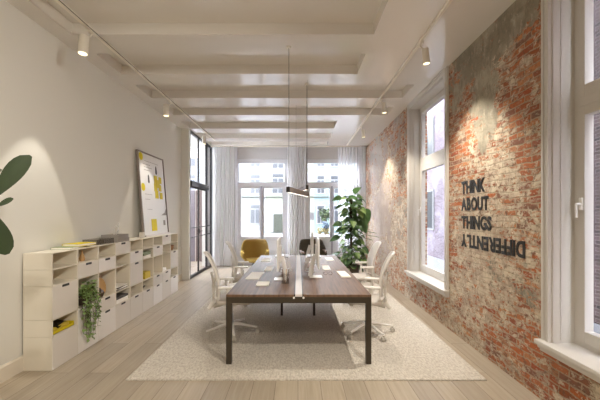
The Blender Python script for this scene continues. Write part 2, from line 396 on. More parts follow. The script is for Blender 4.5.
# ------------------------------------------------------------------ side windows (window_1 near, window_2 further)
def side_window(n, y0, y1):
    root = bpy.data.objects.new('window_%d' % n, None); C.objects.link(root); root.location = (XR, (y0+y1)/2, 0); struct(root)
    off = Matrix.Translation((-XR, -(y0+y1)/2, 0))
    def put(mb, name, m, par=root, **k):
        bmesh.ops.transform(mb.bm, matrix=off, verts=mb.bm.verts); return mb.build(name, m, par, **k)
    # architrave, stepped profile
    a = MB()
    for (w0, w1, d) in ((.02, .06, .02), (.0, .02, .03), (.06, .082, .03)):
        a.box(XR-d, XR, y1+w0, y1+w1, Z0-.02, H); a.box(XR-d, XR, y0-w1, y0-w0, Z0-.02, H)
    a.box(XR-.02, XR, y0, y1, Z1, H-.03)
    a.box(XR-.03, XR, y0, y1, H-.03, H-.001)
    put(a, 'architrave', 'trim')
    # lining of the reveal
    l = MB(); X2 = XR+.18
    l.box(XR+.001, X2, y1-.012, y1-.001, Z0, Z1-.012); l.box(XR+.001, X2, y0+.001, y0+.012, Z0, Z1-.012); l.box(XR+.001, X2, y0+.001, y1-.001, Z1-.012, Z1-.001)
    l.box(XR+.06, XR+.075, y1-.02, y1-.012, Z0+.06, Z1)
    put(l, 'reveal_lining', 'trim')
    s_ = MB(); s_.box(XR-.08, X2+.06, y0-.10, y1+.10, Z0-.0, Z0+.035, .006); s_.box(XR-.055, XR, y0-.095, y1+.095, Z0-.035, Z0, .008); s_.box(XR-.035, XR, y0-.09, y1+.09, Z0-.06, Z0-.035)
    put(s_, 'sill', 'trim')
    ZT = 2.48
    f = MB(); X3 = X2+.07
    f.box(X2, X3, y1-.05, y1, Z0+.035, Z1); f.box(X2, X3, y0, y0+.05, Z0+.035, Z1); f.box(X2, X3, y0+.05, y1-.05, Z1-.05, Z1); f.box(X2, X3, y0+.05, y1-.05, Z0+.035, Z0+.075); f.box(X2-.015, X3-.001, y0+.05, y1-.05, ZT-.02, ZT+.05)
    put(f, 'window_frame', 'trim')
    for (za, zb, nm) in ((Z0+.075, ZT-.02, 'sash'), (ZT+.05, Z1-.05, 'sash')):
        q = MB(); t = .075; xa, xb = X2-.012, X3-.01
        ya, yb = y0+.05, y1-.05
        q.box(xa, xb, yb-t, yb, za, zb, .004); q.box(xa, xb, ya, ya+t, za, zb, .004); q.box(xa, xb, ya+t, yb-t, zb-t, zb, .004); q.box(xa, xb, ya+t, yb-t, za, za+t+.02, .004)
        so = put(q, nm, 'trim')
        g = MB(); g.box((xa+xb)/2, (xa+xb)/2+.006, ya+t, yb-t, za+t, zb-t); put(g, 'pane', 'glass', so)
        if za < 1:
            h_ = MB(); hy = yb-.045; hx = X2-.012; hz = 1.68
            h_.box(hx-.012, hx, hy-.015, hy+.015, hz-.05, hz+.05, .004); h_.cyl((hx-.045, hy, hz), (hx, hy, hz), .009); h_.tube([(hx-.045, hy, hz), (hx-.045, hy, hz-.05), (hx-.043, hy, hz-.11)], .009)
            put(h_, 'handle', 'white', so)
side_window(1, *WIN[0]); side_window(2, *WIN[1])

# ------------------------------------------------------------------ french windows in the far wall
def french(n, x0, x1):
    root = bpy.data.objects.new('window_%d' % n, None); C.objects.link(root); struct(root)
    Y = YB+.05; Y2 = Y+.07
    f = MB(); f.box(x0, x0+.10, Y, Y2, 0, FZ); f.box(x1-.10, x1, Y, Y2, 0, FZ); f.box(x0+.1, x1-.1, Y, Y2, FZ-.12, FZ); f.box(x0+.1, x1-.1, Y-.02, Y2, 2.46, 2.58); f.box(x0+.1, x1-.1, Y, Y2, 0, .04)
    f.build('window_frame', 'doorpaint', root)
    g = MB(); g.box(x0+.1, x1-.1, Y+.03, Y+.036, 2.58, FZ-.12); g.build('pane', 'glass', root)
    xm = (x0+x1)/2-.0
    for s, (a, b) in enumerate(((x0+.1, xm), (xm, x1-.1))):
        d = MB(); t = .07; d.box(a, a+t, Y+.005, Y2-.01, .04, 2.46); d.box(b-t, b, Y+.005, Y2-.01, .04, 2.46); d.box(a+t, b-t, Y+.005, Y2-.01, 2.40, 2.46); d.box(a+t, b-t, Y+.005, Y2-.01, .80, .90); d.box(a+t, b-t, Y+.005, Y2-.01, .04, .16)
        dl = d.build('door_leaf', 'doorpaint', root)
        q = MB(); q.box(a+t, b-t, Y+.03, Y+.05, .16, .80); q.box(a+t+.05, b-t-.05, Y+.018, Y+.03, .22, .74, .005); q.build('bottom_panel', 'doorpaint', dl)
        B(a+t, b-t, Y+.03, Y+.036, .90, 2.40).build('pane', 'glass', dl)
        if s == 1:
            k = MB(); k.box(a+.02, a+.05, Y-.01, Y+.005, 1.0, 1.2, .003); k.tube([(a+.035, Y-.02, 1.12), (a+.035, Y-.045, 1.12), (a+.14, Y-.045, 1.12)], .009); k.build('handle', 'alu', dl)
    B(xm-.028, xm+.028, Y-.022, Y+.003, .04, 2.46, bev=.004).build('mullion', mullm, root)
mullm = mat('mullion_grey', lin(168, 166, 176), .4)
french(3, *FW[0]); french(4, *FW[1])

# ------------------------------------------------------------------ curtains
def curtain(name, x0, x1, yc, folds, amp, m, z0=.03, z1=3.64, label='', group=None, flare=0):
    P = []; n = folds*12; rnd = random.Random(int(x0*100)); ph = [rnd.uniform(.6, 1.3) for _ in range(folds+2)]
    for j in range(9):
        z = z1+(z0-z1)*j/8; k = j/8; row = []
        for i in range(n+1):
            t = i/n; a = ph[int(t*folds)]*(1-.15*k)
            x = x0+(x1-x0)*t + flare*k*(t-.5) + .012*math.sin(9*t+3*k)
            row.append((x, yc+amp*(.8+.35*k)*a*math.sin(2*PI*folds*t+.5*math.sin(3*t))+.01*math.sin(5*k+t*7), z))
        P.append(row)
    mb = MB(); mb.grid(P)
    for r_ in range(folds*2): pass
    return tag(mb.build(name, m, smooth='all'), label, 'curtain', group)
M['sheer'] = sheer_mat('sheer_curtain', .30, (.90, .89, .92, 1))
M['sheer2'] = sheer_mat('thin_sheer_curtain', .35, (.95, .95, .97, 1))
M['drape'] = sheer_mat('curtain_linen', .0, (.84, .83, .83, 1))
curtain('curtain', -2.58, -1.94, 10.30, 9, .05, 'drape', label='gathered pale linen curtain in the left corner beside the black glazed doors')
curtain('curtain', -1.92, -1.84, 10.33, 3, .035, 'sheer', label='thin strip of sheer curtain at the left edge of the left french window')
curtain('curtain', -.32, .23, 10.30, 8, .05, 'drape', label='gathered pale linen curtain hanging between the two french windows')
curtain('curtain', 1.22, 1.86, 10.36, 7, .025, 'sheer2', label='transparent sheer curtain over the right part of the right french window')
curtain('curtain', 1.82, 2.04, 10.24, 4, .05, 'drape', label='narrow pale curtain in the corner against the brick wall')
rl = MB(); rl.box(-2.7, 2.07, 10.28, 10.34, 3.63, 3.66); tag(rl.build('curtain_rail', 'lamp'), 'white curtain rail along the ceiling above the french windows', 'curtain rail')

# ------------------------------------------------------------------ glazed steel partition in the left wall
dr = bpy.data.objects.new('door_1', None); C.objects.link(dr); struct(dr)
XP = -2.67; posts = [8.34, 9.11, 9.90, 10.42]
f = MB()
for y in (posts[0], posts[2], posts[3]): f.box(XP-.03, XP+.03, y-.016, y+.016, 0, H-.01)
f.box(XP-.028, XP+.028, posts[0], posts[3], H-.05, H-.002); f.box(XP-.028, XP+.028, posts[0], posts[3], -.001, .03)
f.box(XP-.04, XP+.07, posts[0], posts[2], 2.29, 2.42)
f.box(XP-.02, XP+.02, posts[1]-.018, posts[1]+.018, 2.4, H-.04)
f.box(XP-.02, XP+.02, posts[2], posts[3], 1.0, 1.022); f.box(XP-.02, XP+.02, posts[2], posts[3], 1.24, 1.262)
f.build('door_frame', 'black', dr)
for i, (a, b) in enumerate(((posts[0]+.016, posts[1]-.001), (posts[1]+.001, posts[2]-.016))):
    d = MB()
    d.box(XP-.02, XP+.02, a, a+.016, .03, 2.29); d.box(XP-.02, XP+.02, b-.016, b, .03, 2.29); d.box(XP-.02, XP+.02, a+.016, b-.016, 2.26, 2.29); d.box(XP-.02, XP+.02, a+.016, b-.016, .03, .07)
    d.box(XP-.015, XP+.015, a+.01, b-.01, 1.00, 1.018); d.box(XP-.015, XP+.015, a+.01, b-.01, 1.24, 1.258)
    dl = d.build('door_leaf', 'black', dr)
    B(XP-.004, XP+.004, a+.016, b-.016, .07, 2.26).build('pane', 'pglass', dl)
    B(XP-.004, XP+.004, a, b, 2.4, H-.05).build('pane', 'pglass', dr)
    if i == 1:
        k = MB(); k.box(XP+.02, XP+.03, a+.005, a+.05, 1.08, 1.2, .003); k.tube([(XP+.02, a+.03, 1.14), (XP+.06, a+.03, 1.14), (XP+.06, a+.15, 1.14)], .01); k.build('handle', 'black', dl)
B(XP-.004, XP+.004, posts[2]+.025, posts[3]-.025, .03, H-.05).build('pane', 'pglass', dr)
# the space behind it
bw = MB(); bw.box(XL-3.4, XL-.12, 11.5, 11.6, 0, 2.42); bw.box(XL-3.4, XL-1.4, 11.5, 11.6, 2.42, HC+.1); bw.box(XL-1.4, XL-.12, 11.5, 11.6, 3.5, HC+.1)
bw.box(XL-3.5, XL-3.4, 6, 7, 0, HC+.1); bw.box(XL-3.5, XL-3.4, 7, 11.6, 0, 1.5)
bw.box(XL-3.4, XL-.12, 6, 6.1, 0, HC+.1); bw.box(XL-3.5, XL-.12, 6, 11.6, HC, HC+.15)
bw.box(XL-.12, XL, YB+.3, 11.6, 0, HC+.1)
struct(bw.build('wall_side_room', 'wall'))
d2 = struct(B(XL-.62, XL-.14, 11.46, 11.5, 0, 2.4).build('door_2', 'brownpanel')); B(XL-.56, XL-.20, 11.45, 11.46, .2, 2.2).build('door_panel', 'brownpanel', d2)
d3 = struct(B(XL-1.9, XL-.66, 11.46, 11.5, 0, 2.4).build('door_3', 'lavpanel')); B(XL-1.8, XL-.76, 11.45, 11.46, .2, 2.2).build('door_panel', 'lavpanel', d3)

# ------------------------------------------------------------------ outside
struct(B(-60, 60, 10.85, 80, -.4, -.3).build('ground', 'street'))
struct(B(2.5, 40, -20, 10.85, -.41, -.31).build('ground', 'street'))
def facade(x0, x1, Y, top, m, cols, rows, label, gable=False, arch=None, ww=1.0, wh=1.7):
    root = thing('building', label, 'building', ((x0+x1)/2, Y, -.3))
    cx = (x0+x1)/2
    w_ = MB()
    if gable: w_.prism([(x0-cx, 0), (x1-cx, 0), (x1-cx, top), (x1-cx-.8, top+.2), (.9, top+2.2), (-.9, top+2.2), (x0-cx+.8, top+.2), (x0-cx, top)], 'Y', 0, 6)
    else: w_.box(x0-cx, x1-cx, 0, 6, 0, top)
    w_.build('wall', m, root)
    B(x0-cx, x1-cx, -.25, 0, top-.25, top-.08).build('cornice', 'fcorn', root); B(x0-cx, x1-cx, -.1, 0, 3.55, 3.65).build('string_course', 'fcorn', root)
    for (za) in rows:
        for k in range(cols):
            wx = x0-cx+(x1-x0)*(k+.5)/cols
            if arch is not None and za < 3 and k == arch: continue
            fr = B(wx-ww/2, wx+ww/2, -.06, 0, za, za+wh).build('window_frame', 'ftrim', root)
            g = MB(); g.box(wx-ww/2+.1, wx-.04, -.09, -.06, za+.1, za+wh-.55); g.box(wx+.04, wx+ww/2-.1, -.09, -.06, za+.1, za+wh-.55); g.box(wx-ww/2+.1, wx+ww/2-.1, -.09, -.06, za+wh-.45, za+wh-.1); g.build('pane', 'fdark', fr)
    if arch is not None:
        wx = x0-cx+(x1-x0)*(arch+.5)/cols
        pts = [(wx-.7, .1), (wx+.7, .1)]+[(wx+.7*math.cos(t*PI/10), 2.2+.7*math.sin(t*PI/10)) for t in range(11)]
        d = MB(); d.prism(pts, 'Y', -.12, 0); e = d.build('entrance', 'ftrim', root)
        B(wx-.45, wx+.45, -.2, -.12, .1, 1.9).build('entrance_door', 'fgreen', root)
    return root
facade(-14, -3.2, 34, 9.5, 'fac1', 5, [.9, 3.9, 6.6], 'pale stone building seen through the left half of the left french window', ww=1.15, wh=2.0)
facade(-3.2, 1.6, 34, 9.0, 'fac2', 2, [.9, 3.9, 6.4], 'cream gabled house with arched green entrance across the street', gable=True, arch=0, ww=1.3, wh=2.1)
facade(1.6, 7.0, 34, 9.5, 'fac3', 4, [.9, 3.9, 6.6], 'pale blue-green building seen through the right french window', ww=.9, wh=1.9)
facade(7.0, 20, 34, 8.5, 'fac1', 6, [.9, 3.9, 6.2], 'white building at the far right behind the tall plant')
# shop sign, flowers, car
s = thing('shop_sign', 'small dark square sign outside the right french window', 'sign', (.78, 20, -.3)); B(-.18, .18, -.03, .03, 1.55, 2.0).build('board', 'dgrey', s); MB().cyl((0, 0, 0), (0, 0, 1.55), .03).build('pole', 'grey', s)
def round_tree(x, y, r, h, label, m='leaf3', n=260, lab2=None):
    t = thing('tree', label, 'tree', (x, y, -.3)); MB().tube([(0, 0, 0), (.05, 0, h*.5), (0, 0, h)], [.12, .09, .05]).build('trunk', 'stem', t)
    mb = MB(); rnd = random.Random(int(x*10+y))
    for i in range(n):
        d = Vector((rnd.gauss(0, 1), rnd.gauss(0, 1), rnd.gauss(0, 1))).normalized()*r*rnd.uniform(.5, 1); c = Vector((0, 0, h))+d
        a = Vector((rnd.gauss(0, 1), rnd.gauss(0, 1), rnd.gauss(0, 1))).normalized()*.14; b_ = a.cross(Vector((rnd.gauss(0, 1), rnd.gauss(0, 1), 1))).normalized()*.09
        vs_ = [mb.bm.verts.new(c+v) for v in (a, b_, -a, -b_)]; mb.bm.faces.new(vs_)
    mb.build('foliage', m, t); return t
M['palefol'] = mat('pale_outdoor_foliage', lin(66, 78, 50), .8)
round_tree(1.75, 22, .45, 1.9, 'small round pale tree in the street behind the flower tub', 'palefol', 120)
fb = thing('flower_tub', 'tub of yellow and blue flowers outside the right french window', 'flowers', (1.4, 19, -.3)); B(-.3, .3, -.15, .15, 0, .75).build('tub', 'grey', fb)
for nm, c_, off in (('yellow_flowers', lin(104, 94, 56), 0), ('blue_flowers', lin(56, 70, 84), .3)):
    mb = MB(); rnd = random.Random(int(off*10)+4)
    for i in range(40):
        g = bmesh.ops.create_icosphere(mb.bm, subdivisions=1, radius=rnd.uniform(.04, .08))['verts']; bmesh.ops.translate(mb.bm, vec=(rnd.uniform(-.32, .32) if not off else rnd.uniform(0, .32), rnd.uniform(-.2, .2), rnd.uniform(.8, 1.15)+off), verts=g)
    mb.build('blooms', mat(nm, c_, .7), fb)
# neighbours to the right
def side_building(x, y0, y1, top, m, label, wins):
    root = thing('building', label, 'building', (x, (y0+y1)/2, -.31)); cy = (y0+y1)/2
    B(0, 5, y0-cy, y1-cy, 0, top).build('wall', m, root)
    for (wy, z, w_, h_) in wins:
        fr = B(-.06, 0, wy-cy-w_/2, wy-cy+w_/2, z, z+h_).build('window_frame', 'ftrim', root)
        B(-.08, -.06, wy-cy-w_/2+.08, wy-cy-.03, z+.08, z+h_-.08).build('pane', 'fdark', fr); B(-.08, -.06, wy-cy+.03, wy-cy+w_/2-.08, z+.08, z+h_-.08).build('pane', 'fdark', fr)
side_building(5.2, -10, 6.1, 15, 'brick_dark', 'dark brown brick building close outside the near right window', [(y, z, 1.0, 1.7) for y in (-2, 1.0, 4.0) for z in (.2, 3.2, 6.4)])
side_building(6.0, 6.1, 24, 11, 'brick_pink', 'pinkish brick building outside the further right window', [(y, z, 1.1, 1.8) for y in (8, 10.5, 13.0, 15.5, 18.0) for z in (1.2, 4.4)])

# ------------------------------------------------------------------ rug
tag(B(-1.65, 1.81, 3.26, 8.1, .001, .013).build('rug', 'rug'), 'large beige woven rug under the long desk', 'rug')

# ------------------------------------------------------------------ long desk
D0, D1, DX0, DX1, DZ = 3.59, 7.02, -.76, .775, .735
RZ = .013
desk = thing('desk', 'long walnut bench desk with dark bronze frame and white central channel', 'desk', (0, 5.33, RZ))
def dk(mb, name, m, **k): bmesh.ops.translate(mb.bm, vec=(0, -5.33, 0), verts=mb.bm.verts); return mb.build(name, m, desk, **k)
for a, b in ((DX0, -.04), (.055, DX1)): dk(B(a, b, D0, D1, DZ-.025, DZ, bev=.002), 'tabletop', 'walnut')
fr = MB()
for y in (D0, D1-.05): fr.box(DX0, DX1, y, y+.05, DZ-.09, DZ-.026)
for x in (DX0, DX1-.05): fr.box(x, x+.05, D0+.05, D1-.05, DZ-.09, DZ-.026)
fr.box(DX0+.05, DX1-.05, 5.3, 5.36, DZ-.09, DZ-.026)
dk(fr, 'frame', 'bronze')
for x in (DX0, DX1-.055):
    for y in (D0, D1-.055): dk(B(x, x+.055, y, y+.055, 0, DZ-.09), 'leg', 'bronze')
for x in (-.27, .235): dk(B(x, x+.035, 5.31, 5.345, 0, DZ-.09), 'leg', 'bronze')
dk(B(-.03, .045, D0-.003, D1, DZ-.02, DZ+.002), 'cable_channel', 'chan')
e_ = MB(); e_.box(-.04, -.03, D0, D1, DZ-.02, DZ+.006); e_.box(.045, .055, D0, D1, DZ-.02, DZ+.006); dk(e_, 'channel_edge', 'black')
for x in (-.043, .058): dk(MB().cyl((x, D0-.008, DZ-.012-.02), (x, D0, DZ-.012-.02), .011), 'bolt', 'white')
ct = MB(); ct.prism([(-.17, DZ-.09), (.20, DZ-.09), (.17, DZ-.125), (-.14, DZ-.125)], 'Y', D0+.15, D1-.15); dk(ct, 'cable_tray', 'bronze')

# ------------------------------------------------------------------ office chairs
def office_chair(loc, rz, label):
    """faces local +X"""
    t = thing('office_chair', label, 'chair', loc, rz, 'white office chairs around the long desk')
    # five-star base
    for k in range(5):
        a = 2*PI*k/5+.98; c, s_ = math.cos(a), math.sin(a)
        l = MB(); l.tube([(.02*c, .02*s_, .125), (.12*c, .12*s_, .12), (.23*c, .23*s_, .10), (.345*c, .345*s_, .082)], [.028, .024, .019, .015], 10, .8); l.build('base_leg', 'chair', t, smooth=True)
        w_ = MB(); px, py = .35*c, .35*s_
        for d in (-.016, .016): w_.cyl((px-s_*(d-.009), py+c*(d-.009), .028), (px-s_*(d+.009), py+c*(d+.009), .028), .028, seg=14)
        w_.box(px-.012, px+.012, py-.012, py+.012, .03, .075); w_.build('caster', 'castor', t, smooth=True)
    g = MB(); g.cyl((0, 0, .09), (0, 0, .16), .032); g.cyl((0, 0, .16), (0, 0, .26), .026); g.cyl((0, 0, .26), (0, 0, .40), .017); g.build('gas_column', 'alu', t, smooth=True)
    m_ = MB(); m_.box(-.12, .12, -.09, .09, .385, .425, .012); m_.tube([(-.08, 0, .40), (-.17, 0, .38), (-.235, 0, .36)], [.03, .028, .022]); m_.box(.02, .05, -.2, -.09, .40, .412, .004); m_.build('mechanism', 'castor', t, smooth=True)
    # seat
    P = []
    for i in range(9):
        u = -1+2*i/8; row = []
        for j in range(9):
            v = -1+2*j/8
            # rounded square
            x = u*math.sqrt(1-v*v*.32)*.235+.03; y = v*math.sqrt(1-u*u*.32)*.25
            z = .465 - .02*u*u*(1 if u > 0 else .2) - .0*v + .012*abs(v)**2
            row.append((x, y, z))
        P.append(row)
    st = MB(); st.grid(P, .045); st.build('seat', 'cushion', t, smooth='all')
    # back: S-curved mesh panel within a frame
    def bx(z): # local x of the back surface by height
        k = (z-.45)/.63
        return -.205 + .045*math.sin(PI*min(1, max(0, k))*1.0) - .13*max(0, k)**1.7
    P = []
    for i in range(13):
        z = .50+.58*i/12; k = i/12; hw = .20+.035*math.sin(PI*k)-.03*k**3; row = []
        for j in range(9):
            v = -1+2*j/8; row.append((bx(z)-.035*(1-v*v)+.02, v*hw, z+(-.02*abs(v)**3 if i == 12 else 0)))
        P.append(row)
    bk = MB(); bk.grid(P, .006); bk.build('backrest', 'mesh', t, smooth='all')
    fr_ = MB()
    for sgn in (0, 8): fr_.tube([Vector(P[i][sgn]) for i in range(13)], [.014]*13, 8)
    fr_.tube([Vector(P[12][j]) for j in range(9)], .015, 8); fr_.tube([Vector(P[0][j]) for j in range(9)], .016, 8)
    sp_ = [(-.30, 0, .34), (-.27, 0, .37), (-.235, 0, .43), (-.235, 0, .52), (-.235, 0, .66), (-.26, 0, .82)]
    fr_.tube(sp_, [.014, .018, .018, .016, .014, .010], 10, 1.6)
    for sg in (-1, 1): fr_.tube([(-.235, 0, .62), (-.225, sg*.1, .70), (bx(.78)+.012, sg*.222, .79)], [.016, .014, .012], 8)
    fr_.build('back_frame', 'chair', t, smooth=True)
    for sg in (-1, 1):
        a = MB(); a.tube([(-.02, sg*.10, .405), (-.03, sg*.24, .41), (-.05, sg*.295, .46), (-.06, sg*.30, .58), (-.06, sg*.30, .655)], [.018, .018, .02, .018, .02], 10); ar = a.build('armrest', 'chair', t, smooth=True)
        B(-.18, .05, sg*.30-.042, sg*.30+.042, .655, .682, bev=.012, seg=3).build('arm_pad', 'chair', ar, smooth=True)
    return t
c0 = office_chair((-.89, 4.55, RZ), .24, 'nearest white mesh office chair on the left side of the desk')
def chair_copy(loc, rz, label):
    c = copy_tree(c0); c.location = loc; c.rotation_euler = (0, 0, rz); c['label'] = label
chair_copy((-.95, 6.18, RZ), .12, 'further white mesh office chair on the left side of the desk')
chair_copy((.925, 4.55, RZ), PI-.25, 'nearest white mesh office chair on the right side of the desk')
chair_copy((1.13, 6.15, RZ), PI-.02, 'further white office chair on the right side of the desk, before the tall plant')

# ------------------------------------------------------------------ armchairs by the windows
def armchair(loc, rz, m, m2, label, armcol=None):
    """shell armchair, faces local -Y"""
    t = thing('armchair', label, 'armchair', loc, rz)
    P = []; n = 28
    for i in range(n+1):
        th = math.radians(-128+256*i/n); k = max(0, math.cos(th*.78)) ; c_ = min(1, max(0, (math.cos(th)+.1)/.85)); s_ = c_*c_*(3-2*c_)
        top = .58+.34*s_; row = []
        for j in range(8):
            q = j/7; z = .36+(top-.36)*q
            r = .19+.14*min(1, q*1.35)**.9
            row.append((r*math.sin(th)*1.02, r*math.cos(th)*.92, z))
        P.append(row)
    sh = MB(); sh.grid(P, .035); sh.build('shell', m, t, smooth='all')
    c_ = MB(); c_.lathe([(.22, 0), (.255, .02), (.26, .06), (.23, .085)], 0, -.0, 28, .36); c_.build('seat_cushion', m2, t, smooth=True)
    for sg in (-1, 1):
        a = MB(); pts = []
        for q in range(7):
            th = math.radians(128-q*13); r = .335; pts.append((sg*r*math.sin(th)*1.02, r*math.cos(th)*.92, .605+.006*q))
        a.tube(pts, [.02, .028, .03, .03, .03, .028, .02], 10); a.build('armrest', armcol or m2, t, smooth=True)
    p = MB(); p.lathe([(.09, 0), (.05, .04), (.03, .08)], 0, 0, 16, .28); p.build('seat_mount', 'black', t, smooth=True)
    for q in range(4):
        a = PI/4+q*PI/2; l = MB(); l.tube([(.02*math.cos(a), .02*math.sin(a), .30), (.29*math.cos(a), .29*math.sin(a), .0)], [.018, .012]); l.build('leg', 'wood' if m != 'olive' else 'black', t, smooth=True)
    return t
armchair((-1.12, 8.85, 0), .12, 'mustard', 'mustard_in', 'mustard yellow shell armchair in front of the left french window')
armchair((.40, 8.95, 0), .2, 'olive', 'brownleather', 'dark olive shell armchair in front of the right french window')

# ------------------------------------------------------------------ modular shelf along the left wall
SX = -2.507; SB = XL+.018; U = 1.2/7; PITCH = .4035; SY = 3.465; T = .014
shelf = thing('shelving_unit', 'long low cream modular shelf with cubbies, drawers and doors along the left wall', 'shelf', (SX, SY, 0))
def sh_(mb, name, m, par=None, **k): bmesh.ops.translate(mb.bm, vec=(-SX, -SY, 0), verts=mb.bm.verts); return mb.build(name, m, par or shelf, **k)
# layout per column: list of (units, kind)  o = open, d = drawer, c = cupboard door
LAY = ['1o 1o 2d 1o 2c', '1o 1d 2o 3c', '1o 1d 2o 1d 2c', '1d 1o 2o 1o 2d', '1o 1d 2d 1o 2d', '1o 1o 2o 1o 2d', '1o 1d 2o 1d 2d', '1d 1o 2o 1d 2d', '1o 1o 2c 1o 2c']
WHITE = {(2, 1), (2, 4), (4, 1), (6, 4), (6, 1), (8, 2), (8, 4), (1, 3)}
car = MB(); cells = {}
for ci, lay in enumerate(LAY):
    y0 = SY+ci*PITCH; y1 = y0+PITCH; u = 0
    for k, it in enumerate(lay.split()):
        n_, kind = int(it[0]), it[1]; zt = 1.2-u*U; zb = zt-n_*U; u += n_
        # each box module: sides, top, bottom, back
        g = .0012
        car.box(SB, SX, y0+g, y0+T, zb+g, zt-g); car.box(SB, SX, y1-T, y1-g, zb+g, zt-g)
        car.box(SB, SX, y0+T, y1-T, zt-T/2, zt-g); car.box(SB, SX, y0+T, y1-T, zb+g, zb+T/2)
        car.box(SB, SB+.008, y0+T, y1-T, zb+T/2, zt-T/2)
        cells[(ci, k)] = (y0, y1, zb+T/2, zt)
        if kind != 'o':
            nm = 'drawer' if kind == 'd' else 'door'
            fo = sh_(B(SX-.016, SX+.003, y0+.004, y1-.004, zb+.004, zt-.004, bev=.0015, seg=1), nm, 'front2' if (ci, k) in WHITE else 'front')
            if not (ci in (0, 1) and kind == 'c'):
                yc = (y0+y1)/2; sh_(B(SX+.0, SX+.0055, yc-.055, yc+.055, zt-.034, zt-.008, bev=.002, seg=1), 'handle', 'slot', fo)
sh_(car, 'carcass', 'shelf')

def cell_floor(ci, k): y0, y1, zb, zt = cells[(ci, k)]; return (y0+y1)/2, zb
# things in the cubbies
def on(name, label, cat, loc, rz=0, group=None): return thing(name, label, cat, loc, rz, group)
yc, z = cell_floor(0, 3)
o = on('storage_box', 'shallow yellow box in the lowest open cubby of the nearest shelf column', 'box', (SX-.14, yc, z)); bx_ = MB(); bx_.box(-.12, .12, -.17, .17, 0, .006); bx_.box(-.12, .12, -.17, -.162, 0, .05); bx_.box(-.12, .12, .162, .17, 0, .05); bx_.box(.112, .12, -.17, .17, 0, .03); bx_.box(-.12, -.112, -.17, .17, 0, .05); bx_.build('tray', 'yellow', o); 
tb = on('tablet', 'black tablet lying tilted on the yellow box in the shelf', 'tablet', (SX-.13, yc+.02, z+.07)); tb.rotation_euler = (0, .32, .25); B(-.08, .08, -.11, .11, -.004, .004, bev=.003).build('case', 'screen', tb)
pk = on('folded_pouch', 'yellow folded pouch under the black tablet', 'pouch', (SX-.13, yc, z+.010)); pq = B(-.085, .085, -.13, .13, 0, .045, bev=.012); pq.build('pouch', 'yellow2', pk, smooth=True)
yc, z = cell_floor(1, 0)
for i, (dy, hh) in enumerate(((-.075, .105), (.035, .12))):
    o = MB(); o.lathe([(.026, 0), (.03, .03), (.024, .06), (.009, .085), (.009, hh), (.012, hh+.005)], 0, 0, 18); b_ = o.build('bottle', 'wood', smooth=True); b_.location = (SX-.10, yc+dy, z); tag(b_, ['tan bottle, nearer of the pair in the top cubby of the second shelf column', 'tan bottle, further of the pair in the top cubby of the second shelf column'][i], 'bottle', 'tan bottles in the shelf')
yc, z = cell_floor(2, 2)
o = MB(); o.cyl((0, 0, .115), (.03, 0, .118), .115, seg=32); d_ = o.build('round_tray', 'wood', smooth=True); d_.location = (SX-.12, yc+.03, z); d_.rotation_euler = (0, -.12, 0); tag(d_, 'round light wooden tray leaning upright in a shelf cubby behind the trailing plant', 'tray')
o = MB(); o.lathe([(.02, 0), (.055, .02), (.068, .06), (.05, .10), (.025, .115), (.028, .125)], 0, 0, 20); v_ = o.build('vase', 'dwood', smooth=True); v_.location = (SX-.055, yc-.11, z); tag(v_, 'small dark round vase beside the wooden tray in the shelf', 'vase')
yc, z = cell_floor(3, 2)
for i, (m_, dz, hz, a) in enumerate((('grey', 0, .018, .05), ('paper', .018, .014, -.06), ('dgrey', .032, .012, .1), ('paper', .044, .012, 0))):
    b_ = B(-.11, .11, -.15, .15, 0, hz).build('magazine', m_); b_.location = (SX-.125, yc, z+dz); b_.rotation_euler = (0, 0, a); tag(b_, ['bottom grey', 'second white', 'third dark grey', 'topmost white'][i]+' magazine of the pile in the fourth shelf column', 'magazine', 'pile of magazines in the fourth column')
yc, z = cell_floor(3, 3)
for i, (m_, dz, hz, a) in enumerate((('paper', 0, .05, .0), ('dgrey', .05, .03, -.06))):
    b_ = B(-.12, .12, -.16, .16, 0, hz, bev=.003).build('folder_box', m_); b_.location = (SX-.13, yc, z+dz); b_.rotation_euler = (0, 0, a*.5); tag(b_, ['flat white box at the bottom of the low cubby in the fourth column', 'dark flat box lying on the flat white box in the fourth column'][i], 'box')
yc, z = cell_floor(5, 1)
for i, (hz, m_) in enumerate(((.05, 'paper'), (.03, 'greenb'), (.028, 'greenb'))):
    b_ = B(-.11, .11, -.14, .14, 0, hz, bev=.002).build('book', m_); b_.location = (SX-.125, yc, z+[0, .05, .08][i]); b_.rotation_euler = (0, 0, [0, .06, -.05][i]); tag(b_, ['white book at the bottom of the green-topped stack', 'lower green book in the stack of the sixth shelf column', 'upper green book in the stack of the sixth shelf column'][i], 'book', 'stacked books in the sixth column')
yc, z = cell_floor(5, 2)
b_ = B(-.07, .07, -.10, .10, 0, .11, bev=.004).build('storage_box', 'yellow2'); b_.location = (SX-.09, yc+.04, z); tag(b_, 'soft yellow box standing in the tall cubby of the sixth column', 'box')
o = MB(); o.lathe([(.035, 0), (.042, .04), (.04, .14), (.015, .19), (.014, .25), (.018, .255)], 0, 0, 18); v_ = o.build('bottle', 'wood', smooth=True); v_.location = (SX-.17, yc-.1, z); tag(v_, 'tall tan bottle beside the soft yellow box in the shelf', 'bottle')
yc, z = cell_floor(5, 3)
for i in range(3):
    o = MB(); r = .07-.004*i; o.lathe([(.03, 0), (r, .035), (r-.004, .035), (.028, .006)], 0, 0, 20); v_ = o.build('bowl', ['grey', 'dgrey', 'pot'][i], smooth=True); v_.location = (SX-.12, yc, z+i*.014); tag(v_, ['grey bottom bowl of the stack in the shelf', 'dark middle bowl of the stack in the shelf', 'pale top bowl of the stack in the shelf'][i], 'bowl', 'stacked bowls in the sixth column')
yc, z = cell_floor(7, 2)
